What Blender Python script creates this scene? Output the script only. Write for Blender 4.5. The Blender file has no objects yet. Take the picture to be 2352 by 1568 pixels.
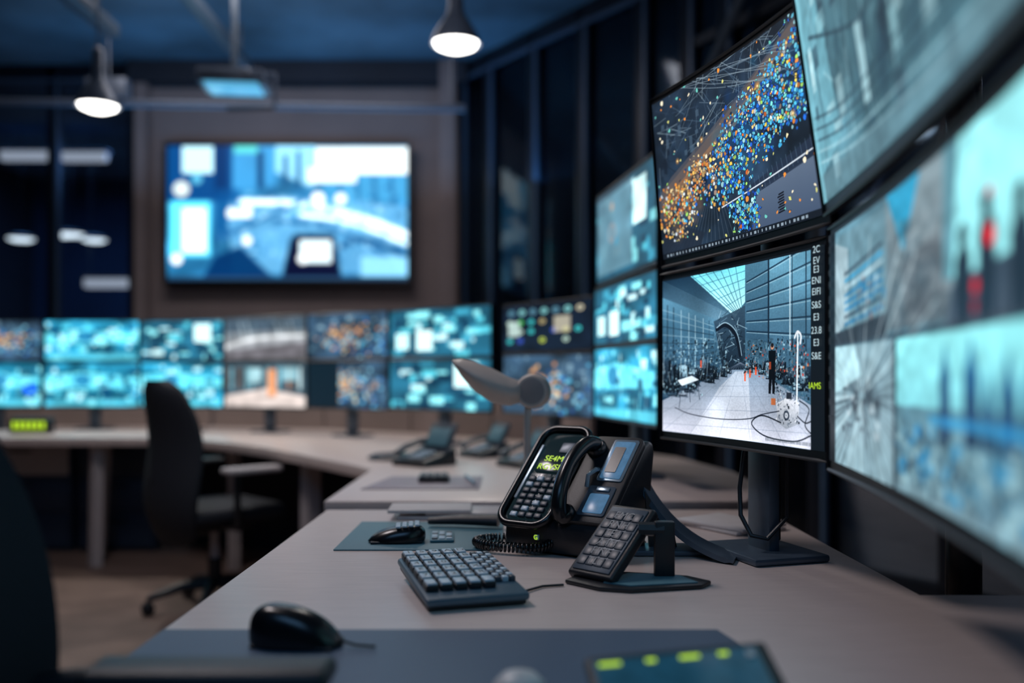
import bpy, bmesh, math, random
import numpy as np
from mathutils import Vector, Matrix, kdtree
random.seed(5)
S = bpy.context.scene
S.view_settings.view_transform = 'Standard'

# ------------------------------------------------------------------ helpers
def lin(c):
    r = []
    for v in c[:3]:
        v = v / 255.0
        r.append(v / 12.92 if v <= 0.04045 else ((v + 0.055) / 1.055) ** 2.4)
    return tuple(r)

def mat(name, col, rough=0.5, metal=0.0, var=0.12, scale=30.0, emit=None, es=0.0, bump=0.0, stretch=(1, 1, 1), spec=0.5):
    m = bpy.data.materials.new(name)
    m.use_nodes = True
    nt = m.node_tree
    b = nt.nodes['Principled BSDF']
    b.inputs['Roughness'].default_value = rough
    b.inputs['Metallic'].default_value = metal
    b.inputs['Specular IOR Level'].default_value = spec
    c = lin(col)
    tc = nt.nodes.new('ShaderNodeTexCoord')
    mp = nt.nodes.new('ShaderNodeMapping')
    mp.inputs['Scale'].default_value = stretch
    no = nt.nodes.new('ShaderNodeTexNoise')
    no.inputs['Scale'].default_value = scale
    no.inputs['Detail'].default_value = 5
    cr = nt.nodes.new('ShaderNodeValToRGB')
    cr.color_ramp.elements[0].position = 0.3
    cr.color_ramp.elements[1].position = 0.7
    cr.color_ramp.elements[0].color = (c[0] * (1 - var), c[1] * (1 - var), c[2] * (1 - var), 1)
    cr.color_ramp.elements[1].color = (min(1, c[0] * (1 + var)), min(1, c[1] * (1 + var)), min(1, c[2] * (1 + var)), 1)
    nt.links.new(tc.outputs['Object'], mp.inputs['Vector'])
    nt.links.new(mp.outputs[0], no.inputs['Vector'])
    nt.links.new(no.outputs['Fac'], cr.inputs['Fac'])
    nt.links.new(cr.outputs['Color'], b.inputs['Base Color'])
    if bump:
        bp = nt.nodes.new('ShaderNodeBump')
        bp.inputs['Strength'].default_value = bump
        bp.inputs['Distance'].default_value = 0.002 if scale > 10 else 0.02
        nt.links.new(no.outputs['Fac'], bp.inputs['Height'])
        nt.links.new(bp.outputs[0], b.inputs['Normal'])
    if emit:
        b.inputs['Emission Color'].default_value = (*lin(emit), 1)
        b.inputs['Emission Strength'].default_value = es
    return m

_scr = {}
def screen_mat(st, sample=False):
    k = (st, sample)
    if k in _scr: return _scr[k]
    m = bpy.data.materials.new('display_glow')
    m.use_nodes = True
    nt = m.node_tree
    b = nt.nodes['Principled BSDF']
    b.inputs['Base Color'].default_value = (0.004, 0.005, 0.006, 1)
    b.inputs['Roughness'].default_value = 0.4
    b.inputs['Specular IOR Level'].default_value = 0.25
    at = nt.nodes.new('ShaderNodeAttribute')
    at.attribute_name = 'Col'
    nt.links.new(at.outputs['Color'], b.inputs['Emission Color'])
    b.inputs['Emission Strength'].default_value = st
    try:
        m.cycles.emission_sampling = 'FRONT' if sample else 'NONE'
    except Exception as e:
        print(e)
    _scr[k] = m
    return m

def glass_mat():
    m = bpy.data.materials.new('partition_glass')
    m.use_nodes = True
    nt = m.node_tree
    nt.nodes.clear()
    o = nt.nodes.new('ShaderNodeOutputMaterial')
    t = nt.nodes.new('ShaderNodeBsdfTransparent')
    t.inputs[0].default_value = (0.66, 0.78, 0.9, 1)
    g = nt.nodes.new('ShaderNodeBsdfGlossy')
    g.inputs['Roughness'].default_value = 0.06
    g.inputs['Color'].default_value = (0.7, 0.8, 0.9, 1)
    mx = nt.nodes.new('ShaderNodeMixShader')
    fr = nt.nodes.new('ShaderNodeFresnel')
    fr.inputs[0].default_value = 1.5
    nt.links.new(fr.outputs[0], mx.inputs[0])
    nt.links.new(t.outputs[0], mx.inputs[1])
    nt.links.new(g.outputs[0], mx.inputs[2])
    nt.links.new(mx.outputs[0], o.inputs[0])
    return m

class B:
    """accumulates parts into one mesh"""
    def __init__(s, *mats):
        s.v = []; s.f = []; s.m = []; s.mats = list(mats)
    def add(s, vs, fs, mi=0, M=None):
        o = len(s.v)
        for p in vs:
            p = Vector(p)
            if M is not None: p = M @ p
            s.v.append(p[:])
        for f in fs:
            s.f.append([i + o for i in f]); s.m.append(mi)
    def bm(s, t, mi=0, M=None):
        t.verts.ensure_lookup_table()
        t.verts.index_update()
        s.add([v.co.copy() for v in t.verts], [[v.index for v in f.verts] for f in t.faces], mi, M)
        t.free()
    def box(s, c, size, mi=0, M=None, bev=0.0, seg=2, rot=None):
        t = bmesh.new()
        bmesh.ops.create_cube(t, size=1)
        bmesh.ops.scale(t, vec=size, verts=t.verts)
        if bev > 0:
            bmesh.ops.bevel(t, geom=t.edges[:], offset=bev, segments=seg, affect='EDGES', profile=0.5)
        T = Matrix.Translation(c)
        if rot is not None: T = T @ rot
        bmesh.ops.transform(t, matrix=T, verts=t.verts)
        s.bm(t, mi, M)
    def prism(s, poly, z0, z1, mi=0, M=None, bev=0.0, seg=2):
        t = bmesh.new()
        vs = [t.verts.new((x, y, z0)) for x, y in poly]
        f = t.faces.new(vs)
        r = bmesh.ops.extrude_face_region(t, geom=[f])
        for g in r['geom']:
            if isinstance(g, bmesh.types.BMVert): g.co.z = z1
        bmesh.ops.recalc_face_normals(t, faces=t.faces)
        if bev > 0:
            bmesh.ops.bevel(t, geom=t.edges[:], offset=bev, segments=seg, affect='EDGES', profile=0.5)
        s.bm(t, mi, M)
    def tube(s, pts, r, seg=10, mi=0, M=None, flat=1.0):
        pts = [Vector(p) for p in pts]
        n = len(pts)
        rs = r if isinstance(r, (list, tuple)) else [r] * n
        vs = []; fs = []
        up = None
        for i, p in enumerate(pts):
            d = (pts[min(i + 1, n - 1)] - pts[max(i - 1, 0)]).normalized()
            if up is None:
                a = Vector((0, 0, 1)) if abs(d.z) < 0.9 else Vector((1, 0, 0))
                up = (a - d * a.dot(d)).normalized()
            else:
                up = (up - d * up.dot(d)).normalized()
            sd = d.cross(up)
            for k in range(seg):
                a = 2 * math.pi * k / seg
                vs.append(p + up * math.sin(a) * rs[i] * flat + sd * math.cos(a) * rs[i])
        for i in range(n - 1):
            for k in range(seg):
                k2 = (k + 1) % seg
                fs.append([i * seg + k, i * seg + k2, (i + 1) * seg + k2, (i + 1) * seg + k])
        fs.append(list(range(seg))[::-1]); fs.append([(n - 1) * seg + k for k in range(seg)])
        s.add(vs, fs, mi, M)
    def lathe(s, prof, seg=32, mi=0, M=None):
        vs = []; fs = []
        for r, z in prof:
            for k in range(seg):
                a = 2 * math.pi * k / seg
                vs.append((r * math.cos(a), r * math.sin(a), z))
        for i in range(len(prof) - 1):
            for k in range(seg):
                k2 = (k + 1) % seg
                fs.append([i * seg + k, i * seg + k2, (i + 1) * seg + k2, (i + 1) * seg + k])
        s.add(vs, fs, mi, M)
    def panel(s, fn, off, nu=20, nv=24, mi=0, M=None):
        vs = []; fs = []
        for side in range(2):
            for j in range(nv + 1):
                for i in range(nu + 1):
                    p = Vector(fn(i / nu, j / nv))
                    if side:
                        p = p + (off(i / nu, j / nv) if callable(off) else Vector(off))
                    vs.append(p)
        W = nu + 1; N = W * (nv + 1)
        for j in range(nv):
            for i in range(nu):
                a = j * W + i
                fs.append([a, a + 1, a + W + 1, a + W])
                fs.append([N + a, N + a + W, N + a + W + 1, N + a + 1])
        for i in range(nu):
            fs.append([i, N + i, N + i + 1, i + 1])
            a = nv * W + i
            fs.append([a, a + 1, N + a + 1, N + a])
        for j in range(nv):
            a = j * W
            fs.append([a, a + W, N + a + W, N + a])
            a = j * W + nu
            fs.append([a, N + a, N + a + W, a + W])
        s.add(vs, fs, mi, M)
    def obj(s, name, parent=None, smooth=40):
        me = bpy.data.meshes.new(name)
        me.from_pydata(s.v, [], s.f)
        for m in s.mats: me.materials.append(m)
        me.polygons.foreach_set('material_index', s.m)
        bm_ = bmesh.new(); bm_.from_mesh(me)
        bmesh.ops.recalc_face_normals(bm_, faces=bm_.faces)
        bm_.to_mesh(me); bm_.free()
        if smooth:
            me.shade_smooth()
            me.set_sharp_from_angle(angle=math.radians(smooth))
        o = bpy.data.objects.new(name, me)
        S.collection.objects.link(o)
        if parent: o.parent = parent
        return o

def empty(name, loc=(0, 0, 0)):
    e = bpy.data.objects.new(name, None)
    e.empty_display_size = 0.1
    S.collection.objects.link(e)
    e.location = loc
    return e

def frame(o, x, y, z):
    x = Vector(x).normalized(); y = Vector(y).normalized(); z = Vector(z).normalized()
    M = Matrix.Identity(4)
    for i in range(3):
        M[i][0] = x[i]; M[i][1] = y[i]; M[i][2] = z[i]; M[i][3] = o[i]
    return M

def yaw(loc, deg):
    return Matrix.Translation(loc) @ Matrix.Rotation(math.radians(deg), 4, 'Z')

def text(s, M, size, m, parent, name='lettering', align='CENTER'):
    cu = bpy.data.curves.new(name, 'FONT')
    cu.body = s; cu.size = size; cu.align_x = align; cu.align_y = 'CENTER'
    cu.materials.append(m)
    o = bpy.data.objects.new(name, cu)
    S.collection.objects.link(o)
    o.matrix_world = M
    if parent: o.parent = parent
    return o

# ------------------------------------------------------------------ display painter
class C:
    def __init__(s, w, h, col):
        s.w = w; s.h = h
        s.a = np.ones((h, w, 3)) * np.array(col) / 255.0
        s.U, s.V = np.meshgrid(np.linspace(0, 1, w), np.linspace(0, 1, h))
        s.asp = 1.65
    def _s(s, u0, v0, u1, v1):
        i0 = max(0, int(min(u0, u1) * (s.w - 1)) - 1); i1 = min(s.w, int(max(u0, u1) * (s.w - 1)) + 3)
        j0 = max(0, int(min(v0, v1) * (s.h - 1)) - 1); j1 = min(s.h, int(max(v0, v1) * (s.h - 1)) + 3)
        if i1 <= i0 or j1 <= j0: return None
        return slice(j0, j1), slice(i0, i1)
    def _b(s, sl, mask, col, al):
        k = (mask * al)[..., None]
        s.a[sl] = s.a[sl] * (1 - k) + np.array(col) / 255.0 * k
    def rect(s, u0, v0, u1, v1, col, al=1.0):
        sl = s._s(u0, v0, u1, v1)
        if sl is None: return
        U = s.U[sl]; V = s.V[sl]
        s._b(sl, ((U >= u0) & (U <= u1) & (V >= v0) & (V <= v1)).astype(float), col, al)
    def poly(s, pts, col, al=1.0, col2=None):
        us = [p[0] for p in pts]; vs = [p[1] for p in pts]
        sl = s._s(min(us), min(vs), max(us), max(vs))
        if sl is None: return
        U = s.U[sl]; V = s.V[sl]
        ins = np.zeros(U.shape, bool)
        n = len(pts)
        for i in range(n):
            x0, y0 = pts[i]; x1, y1 = pts[(i + 1) % n]
            if y0 == y1: continue
            c = ((y0 > V) != (y1 > V)) & (U < (x1 - x0) * (V - y0) / (y1 - y0) + x0)
            ins ^= c
        if col2 is None:
            s._b(sl, ins.astype(float), col, al)
        else:
            t = np.clip((V - min(vs)) / (max(vs) - min(vs) + 1e-9), 0, 1)[..., None]
            cc = (np.array(col) * (1 - t) + np.array(col2) * t) / 255.0
            k = (ins * al)[..., None]
            s.a[sl] = s.a[sl] * (1 - k) + cc * k
    def line(s, p0, p1, wd, col, al=1.0):
        sl = s._s(min(p0[0], p1[0]) - wd, min(p0[1], p1[1]) - wd * 2, max(p0[0], p1[0]) + wd, max(p0[1], p1[1]) + wd * 2)
        if sl is None: return
        U = s.U[sl] * s.asp; V = s.V[sl]
        ax, ay = p0[0] * s.asp, p0[1]; bx, by = p1[0] * s.asp, p1[1]
        dx, dy = bx - ax, by - ay
        t = np.clip(((U - ax) * dx + (V - ay) * dy) / (dx * dx + dy * dy + 1e-9), 0, 1)
        d = np.hypot(U - ax - t * dx, V - ay - t * dy)
        s._b(sl, np.clip((wd - d) * s.h * 1.0 + 0.5, 0, 1), col, al)
    def curve(s, pts, wd, col, al=1.0):
        for a, b in zip(pts[:-1], pts[1:]): s.line(a, b, wd, col, al)
    def scurve(s, pts, wd, col, al=1.0, n=24):
        P = [np.array(p, float) for p in pts]; m = len(P) - 1; o = []
        for k in range(n + 1):
            x = k / n * m; i = min(int(x), m - 1); f = x - i
            p0, p1, p2, p3 = P[max(i - 1, 0)], P[i], P[i + 1], P[min(i + 2, m)]
            o.append(.5 * ((2 * p1) + (-p0 + p2) * f + (2 * p0 - 5 * p1 + 4 * p2 - p3) * f * f + (-p0 + 3 * p1 - 3 * p2 + p3) * f ** 3))
        s.curve([tuple(q) for q in o], wd, col, al)
    def disc(s, u, v, r, col, al=1.0, soft=0.0):
        sl = s._s(u - r, v - r * 1.8, u + r, v + r * 1.8)
        if sl is None: return
        d = np.hypot((s.U[sl] - u) * s.asp, s.V[sl] - v)
        m = np.clip((r - d) * s.h * 1.0 + 0.5, 0, 1) if not soft else np.clip((r - d) / r, 0, 1)
        s._b(sl, m, col, al)
    def noise(s, nu, nv, amp, seed=0, color=False):
        r = np.random.RandomState(seed)
        g = r.rand(nv + 1, nu + 1, 3 if color else 1)
        x = s.U * (nu - 1e-6); y = s.V * (nv - 1e-6)
        i = x.astype(int); j = y.astype(int)
        fx = (x - i)[..., None]; fy = (y - j)[..., None]
        fx = fx * fx * (3 - 2 * fx); fy = fy * fy * (3 - 2 * fy)
        n = (g[j, i] * (1 - fx) + g[j, i + 1] * fx) * (1 - fy) + (g[j + 1, i] * (1 - fx) + g[j + 1, i + 1] * fx) * fy
        s.a *= 1 + (n - 0.5) * 2 * amp
    def blur(s, n):
        for _ in range(n):
            p = np.pad(s.a, ((1, 1), (1, 1), (0, 0)), 'edge')
            s.a = (p[:-2, 1:-1] + p[2:, 1:-1] + p[1:-1, :-2] + p[1:-1, 2:] + 2 * p[1:-1, 1:-1]) / 6
    def contrast(s, k, mid=.45):
        s.a = np.clip((s.a - mid) * k + mid, 0, 1.15)
    def out(s):
        a = np.clip(s.a, 0, 1.2)
        return np.where(a <= 0.04045, a / 12.92, ((a + 0.055) / 1.055) ** 2.4)

def clutter(c, u0, v0, u1, v1, n, cols, smin, smax, R, al=0.8):
    for _ in range(n):
        u = R.uniform(u0, u1); v = R.uniform(v0, v1)
        w = R.uniform(smin, smax); h = R.uniform(smin, smax) * 1.6
        col = R.choice(cols)
        k = R.random()
        if k < 0.4: c.rect(u, v, u + w, v + h, col, al)
        elif k < 0.85: c.line((u, v), (u + R.uniform(-1, 1) * w * 1.4, v + R.uniform(-1, 1) * h * 2), smin * 0.35, col, al)
        else: c.disc(u, v, w * 0.5, col, al)

def gs(u, v, cu, cv, su, sv): return math.exp(-((u - cu) / su) ** 2 - ((v - cv) / sv) ** 2)

def cv_map(w, h):
    R = random.Random(3)
    c = C(w, h, (30, 46, 64)); c.asp = 1.6
    c.noise(6, 5, 0.35, 1); c.noise(30, 20, 0.2, 2)
    for i in range(150):
        u = R.uniform(0, .75); v = R.uniform(0, .42)
        c.line((u, v), (u + R.uniform(-.02, .22), v + R.uniform(-.2, .18)), R.uniform(.0015, .004), R.choice([(120, 140, 155), (80, 104, 126), (52, 70, 92), (24, 34, 48), (150, 170, 180)]), 0.5)
    for i in range(26):
        u = R.uniform(0, .3); v = R.uniform(.15, .5)
        c.rect(u, v, u + .02, v + R.uniform(.02, .1), R.choice([(70, 92, 112), (40, 56, 74), (22, 32, 46)]), .7)
    c.poly([(0, .60), (.1, .50), (.9, .02), (1, 0), (1, .08), (.35, .50), (0, .76)], (78, 78, 86), .8)
    c.poly([(.02, .58), (.85, .06), (1, .0), (1, .02), (.2, .56)], (120, 100, 88), .45)
    c.poly([(.02, .64), (.9, .09), (1, .055), (1, .07), (.2, .60)], (196, 130, 74), .38)
    c.scurve([(0, .70), (.3, .52), (.6, .3), (1, .10)], .008, (36, 42, 54), .8)
    for i in range(9):
        c.scurve([(R.uniform(.2, .8), 0), (R.uniform(.4, .8), R.uniform(.05, .2)), (.9, R.uniform(.05, .3)), (1, R.uniform(0, .3))], .0022, (150, 168, 180), .55)
    for i in range(22):
        u = i * .02
        c.line((-.15 + u * 1.6, 1), (.18 + u * .6, .74), .002, (96, 112, 128), .5)
    c.poly([(.0, .88), (.12, .80), (.3, .9), (.25, 1), (0, 1)], (30, 38, 52), .7)
    c.poly([(.64, .76), (1, .70), (1, 1), (.58, 1)], (96, 112, 134), .95, (66, 82, 108))
    c.poly([(.50, .76), (1, .60), (1, .70), (.64, .78), (.55, .86)], (34, 46, 66), .9)
    for i in range(18):
        u = .52 + i * .026
        c.line((u, .74 - (u - .5) * .3), (u + .01, .82 - (u - .5) * .3), .0018, (90, 116, 140), .6)
    c.line((.42, .79), (1, .665), .0040, (225, 236, 246), .9)
    # soft painted glow beneath the plotted cells, so the clusters read denser
    for i in range(90):
        t = R.random(); u = .36 + .64 * t; v = .56 - .40 * t + R.gauss(.02, .11)
        c.disc(u, v, R.uniform(.04, .09), R.choice([(20, 70, 140), (24, 96, 160), (30, 110, 150)]), .35, soft=1)
    for i in range(40):
        c.disc(R.gauss(.17, .09), R.gauss(.68, .08), R.uniform(.04, .07), (140, 96, 66), .32, soft=1)
    n = 3900; kd = kdtree.KDTree(n); cols = []; cut = []
    warm = [(250, 190, 96), (255, 165, 76), (250, 220, 160), (232, 142, 66), (215, 228, 240), (255, 236, 190), (150, 130, 120), (240, 200, 130)]
    cool = [(56, 160, 240), (36, 114, 228), (112, 214, 246), (128, 240, 222), (40, 96, 210), (86, 204, 252), (180, 240, 252), (34, 76, 160), (70, 180, 235), (44, 130, 220), (140, 230, 240)]
    for i in range(n):
        u = R.random(); v = R.random()
        pw = max(gs(u, v, .14, .69, .15, .13), .95 * gs(u, v, .30, .58, .13, .13), .6 * gs(u, v, .12, .82, .11, .10))
        line = .56 - .46 * (u - .3)
        pc = max((gs(0, v, 0, line + .02, 1, .20) if u > .33 else 0) * min(1, max(0, u - .32) * 6), 1.0 * gs(u, v, .90, .24, .14, .24), .95 * gs(u, v, .56, .86, .09, .14), .9 * gs(u, v, .46, .66, .16, .12))
        p = max(pw, pc)
        col = None
        if R.random() < (p - .16) * 2.2:
            wm = pw / (pw + pc + 1e-6)
            col = R.choice(warm) if R.random() < .12 + .8 * wm else R.choice(cool)
            if R.random() < .08: col = R.choice([(250, 215, 90), (170, 230, 110), (240, 120, 56)])
            k = R.uniform(.7, 1.1); col = tuple(min(255, x * k) for x in col)
        elif R.random() < .03 and v < .95: col = R.choice([(220, 220, 130), (250, 240, 210), (110, 200, 190), (240, 150, 60)])
        cols.append(None if col is None else np.array(col) / 255); cut.append(R.uniform(.008, .018)); kd.insert((u * 1.6, v, 0), i)
    kd.balance()
    dark = np.array((12, 24, 44)) / 255
    for j in range(h):
        v = j / (h - 1)
        for i in range(w):
            u = i / (w - 1)
            (a, ia, da), (b_, ib, db) = kd.find_n((u * 1.6, v, 0), 2)
            col = cols[ia]
            if col is None or da > cut[ia]: continue
            if db - da < .0022 or da > cut[ia] - .0015: c.a[j, i] = dark * .7 + c.a[j, i] * .3
            else: c.a[j, i] = col
    for i in range(13):
        u = .13 + .06 * R.random() + i * .05; v = .60 - i * .036
        c.disc(u, v, .014, (250, 165, 76), .75, soft=1); c.disc(u, v, .004, (255, 225, 170))
    for u, v, r in ((.15, .42, .024), (.32, .36, .024), (.68, .24, .028), (.86, .47, .028)):
        c.disc(u, v, r, (244, 160, 70), .9, soft=1); c.disc(u, v, .006, (255, 230, 170))
    for i in range(8):
        c.line((.765 - .016 * (1 if i % 2 else .6), .83 + i * .013), (.765 + .016, .825 + i * .013), .004, (14, 16, 26))
    c.rect(.0, .965, 1, 1, (18, 24, 34))
    for i in range(40):
        c.rect(.03 + i * .022, .975, .03 + i * .022 + R.uniform(.003, .014), .99, (170, 190, 205), .8)
    return c

def cv_factory(w, h):
    R = random.Random(11)
    c = C(w, h, (70, 104, 126)); c.asp = 1.6
    c.poly([(0, 0), (.25, 0), (.5, .34), (.5, .62), (0, .82)], (92, 142, 168), 1, (50, 76, 98))
    c.poly([(0, 0), (.20, .0), (.50, .30), (.50, .36), (.0, .12)], (36, 60, 80), 1, (96, 134, 156))
    for i in range(16):
        v = .02 + i * .02
        c.line((0, v * .7), (.50, .30 + i * .004), .0018, (130, 168, 188), .4)
    c.poly([(.19, .0), (.56, .0), (.56, .22), (.50, .30)], (128, 228, 244), 1, (206, 250, 252))
    c.poly([(.56, .0), (.93, .0), (.93, .50), (.56, .42)], (116, 170, 194), 1, (74, 108, 132))
    for i in range(44):
        u = .565 + i * .0084
        c.line((u, 0), (u, .45), .0013, (60, 96, 118), .6)
    c.poly([(.56, 0), (.70, 0), (.70, .46), (.56, .42)], (40, 66, 88), .35)
    for i in range(6):
        c.line((.57, .11 + i * .055), (.93, -.02 + i * .09), .0038, (36, 56, 74), .95)
        c.line((.57, .117 + i * .055), (.93, -.008 + i * .09), .0016, (190, 220, 230), .7)
    c.line((.70, 0), (.70, .47), .007, (34, 50, 66)); c.line((.82, 0), (.82, .5), .005, (180, 206, 218)); c.line((.832, 0), (.832, .5), .003, (40, 56, 70)); c.line((.905, 0), (.905, .55), .005, (40, 58, 74))
    for i in range(7):
        c.line((.2 + .05 * i, 0), (.50 + .008 * i, .28), .0026, (56, 106, 128), .85)
    for i in range(6):
        c.line((.22 + .055 * i, .03 + .05 * i), (.56, .0 + .045 * i), .002, (66, 120, 142), .8)
    c.poly([(.36, .31), (.56, .24), (.56, .62), (.42, .60)], (60, 82, 100), .9, (26, 36, 48))
    for i in range(90):
        v = R.uniform(.26, .55); u = R.uniform(.37, .53)
        c.line((u, v + .02), (u + R.uniform(-.02, .06), v + R.uniform(-.02, .05)), .002, R.choice([(110, 142, 162), (20, 30, 40), (160, 190, 205), (60, 84, 100)]), .8)
    c.scurve([(.38, .36), (.44, .34), (.50, .40), (.53, .52)], .012, (24, 32, 44)); c.scurve([(.38, .35), (.44, .325), (.51, .39), (.54, .52)], .003, (150, 180, 196))
    for u in (.035, .08, .135, .19, .235, .29, .33):
        k = (u / .5)
        c.line((u, .16 + .22 * k), (u, .76 - .14 * k), .0045, R.choice([(34, 50, 64), (150, 182, 198), (60, 90, 110)]), .95)
    for i in range(9):
        v = .2 + i * .055
        c.line((0, v), (.36, .34 + i * .026), .0028, R.choice([(40, 60, 76), (136, 168, 184)]), .7)
    # floor
    c.poly([(0, 1), (0, .80), (.2, .70), (.48, .60), (.62, .60), (.93, .78), (.93, 1)], (122, 142, 162), 1, (204, 206, 220))
    c.poly([(.40, .70), (.5, .61), (.58, .61), (.60, 1), (.2, 1)], (232, 236, 244), .40)
    for i in range(11):
        c.line((.53, .56), (-.5 + i * .22, 1.05), .0015, (120, 132, 150), .6)
    for v in (.68, .74, .82, .92):
        c.line((0, v + .03), (.93, v), .0015, (126, 138, 156), .6)
    dk = [(20, 30, 40), (36, 52, 64), (60, 84, 100), (14, 20, 28), (104, 140, 158), (170, 206, 220), (82, 112, 130)]
    clutter(c, .0, .40, .44, .62, 600, dk, .003, .014, R, .7)
    clutter(c, .55, .43, .92, .62, 600, dk, .003, .012, R, .8)
    def machine(u, vb, s, light):
        wq, hq = s, s * R.uniform(1.4, 2.8)
        a, b2 = ((166, 200, 216), (90, 120, 140)) if light else ((52, 70, 88), (16, 24, 32))
        c.poly([(u - .2 * s, vb + .1 * s), (u + wq * 1.5, vb + .25 * s), (u + wq * 1.2, vb - .1 * s)], (40, 54, 70), .5)
        if R.random() < .6:
            c.poly([(u, vb), (u, vb - hq), (u + wq, vb - hq * .96), (u + wq, vb)], a, .92, b2)
            c.poly([(u + wq, vb), (u + wq, vb - hq * .96), (u + wq * 1.25, vb - hq), (u + wq * 1.25, vb - .2 * s)], (16, 24, 34), .85)
        else:       # trestle bench with instruments
            c.poly([(u, vb - .8 * s), (u + 1.4 * wq, vb - .95 * s), (u + 1.5 * wq, vb - .8 * s), (u + .1 * wq, vb - .62 * s)], a, .95)
            for q in (.1, .7, 1.35): c.line((u + q * wq, vb - .75 * s), (u + q * wq, vb + .05 * s), .0026, (22, 30, 40))
            c.rect(u + .2 * wq, vb - hq, u + .7 * wq, vb - .85 * s, b2, .9); c.rect(u + .85 * wq, vb - hq * .7, u + 1.1 * wq, vb - .85 * s, a, .9)
        for k in range(6):
            uu = u + wq * R.random() * .9; vv = vb - hq * R.random()
            c.rect(uu, vv, uu + wq * R.uniform(.1, .4), vv + hq * R.uniform(.03, .14), R.choice(dk), .75)
        for k in range(8):
            uu = u + wq * R.random()
            c.line((uu, vb - hq * R.random()), (uu + s * R.uniform(-.5, .5), vb - hq * R.uniform(0, 1.4)), .0016, R.choice([(210, 232, 240), (14, 20, 28), (120, 150, 168), (14, 20, 28)]), .8)
        c.line((u, vb), (u + wq * 1.2, vb), .0028, (14, 20, 28), .8)
    for i in range(34):
        t = i / 33
        machine(.45 - .48 * t + R.uniform(-.02, .02), .61 + .15 * t + R.uniform(-.03, .05) * (t + .3), .018 + .055 * t, R.random() < .42)
    for i in range(28):
        t = i / 27
        machine(.56 + .33 * t + R.uniform(-.01, .01), .61 + .12 * t + R.uniform(-.05, .0), .014 + .026 * t, R.random() < .35)
    clutter(c, .0, .56, .28, .76, 260, dk, .003, .010, R, .8)
    clutter(c, .72, .58, .92, .74, 220, dk, .003, .010, R, .8)
    clutter(c, .56, .46, .92, .64, 80, [(200, 84, 60), (180, 60, 50), (216, 134, 84)], .003, .009, R, .85)
    for u, v in ((.27, .54), (.555, .62), (.585, .60), (.62, .585)):
        c.rect(u, v, u + .010, v + .045, (214, 86, 54), .9); c.disc(u + .005, v - .008, .007, (60, 44, 40))
    c.poly([(.11, .665), (.21, .635), (.26, .66), (.14, .70)], (216, 230, 238)); c.line((.14, .7), (.12, .84), .003, (60, 70, 84)); c.line((.25, .67), (.265, .78), .003, (60, 70, 84)); c.line((.19, .69), (.20, .80), .003, (60, 70, 84))
    c.poly([(.700, .50), (.742, .50), (.738, .62), (.735, .73), (.722, .73), (.720, .64), (.712, .73), (.70, .73), (.703, .6)], (18, 22, 30)); c.disc(.721, .48, .015, (190, 140, 116)); c.disc(.721, .472, .012, (40, 34, 36)); c.rect(.703, .56, .715, .60, (180, 84, 56), .8)
    c.line((.862, .42), (.855, .86), .0060, (222, 232, 238)); c.line((.852, .43), (.848, .86), .002, (60, 70, 84)); c.scurve([(.845, .44), (.86, .41), (.878, .43), (.875, .47)], .006, (226, 232, 238))
    c.poly([(.745, .78), (.80, .75), (.87, .77), (.865, .88), (.80, .91), (.75, .88)], (220, 224, 232), 1, (150, 158, 170)); c.disc(.80, .84, .026, (60, 70, 84)); c.disc(.80, .84, .015, (190, 196, 206))
    clutter(c, .74, .72, .87, .89, 110, [(30, 36, 44), (80, 90, 104), (225, 230, 238), (110, 120, 134)], .003, .009, R, .8)
    c.rect(.715, .755, .74, .79, (196, 110, 66), .9); c.rect(.80, .72, .83, .755, (40, 46, 56), .9)
    c.scurve([(.09, .84), (.2, .875), (.4, .89), (.58, .875), (.66, .845), (.76, .82)], .0026, (50, 56, 68))
    c.scurve([(.77, .88), (.66, .85), (.60, .90), (.68, .96), (.84, .97), (.93, .93)], .0034, (30, 36, 46))
    c.scurve([(.87, .76), (.92, .80), (.90, .88), (.93, .92)], .003, (34, 40, 50)); c.scurve([(.86, .84), (.90, .87), (.93, .86)], .003, (34, 40, 50))
    c.noise(200, 170, .05, 6); c.noise(8, 6, .12, 16)
    c.blur(1)
    c.contrast(1.2, .42)
    c.rect(.93, 0, 1, 1, (12, 20, 28)); c.rect(.0, 0, 1, .012, (12, 20, 28))
    for i in range(30):
        u = .68 + i * .0085; c.rect(u, .965, u + .006, .985, (90, 100, 110), .6)
    return c

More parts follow.
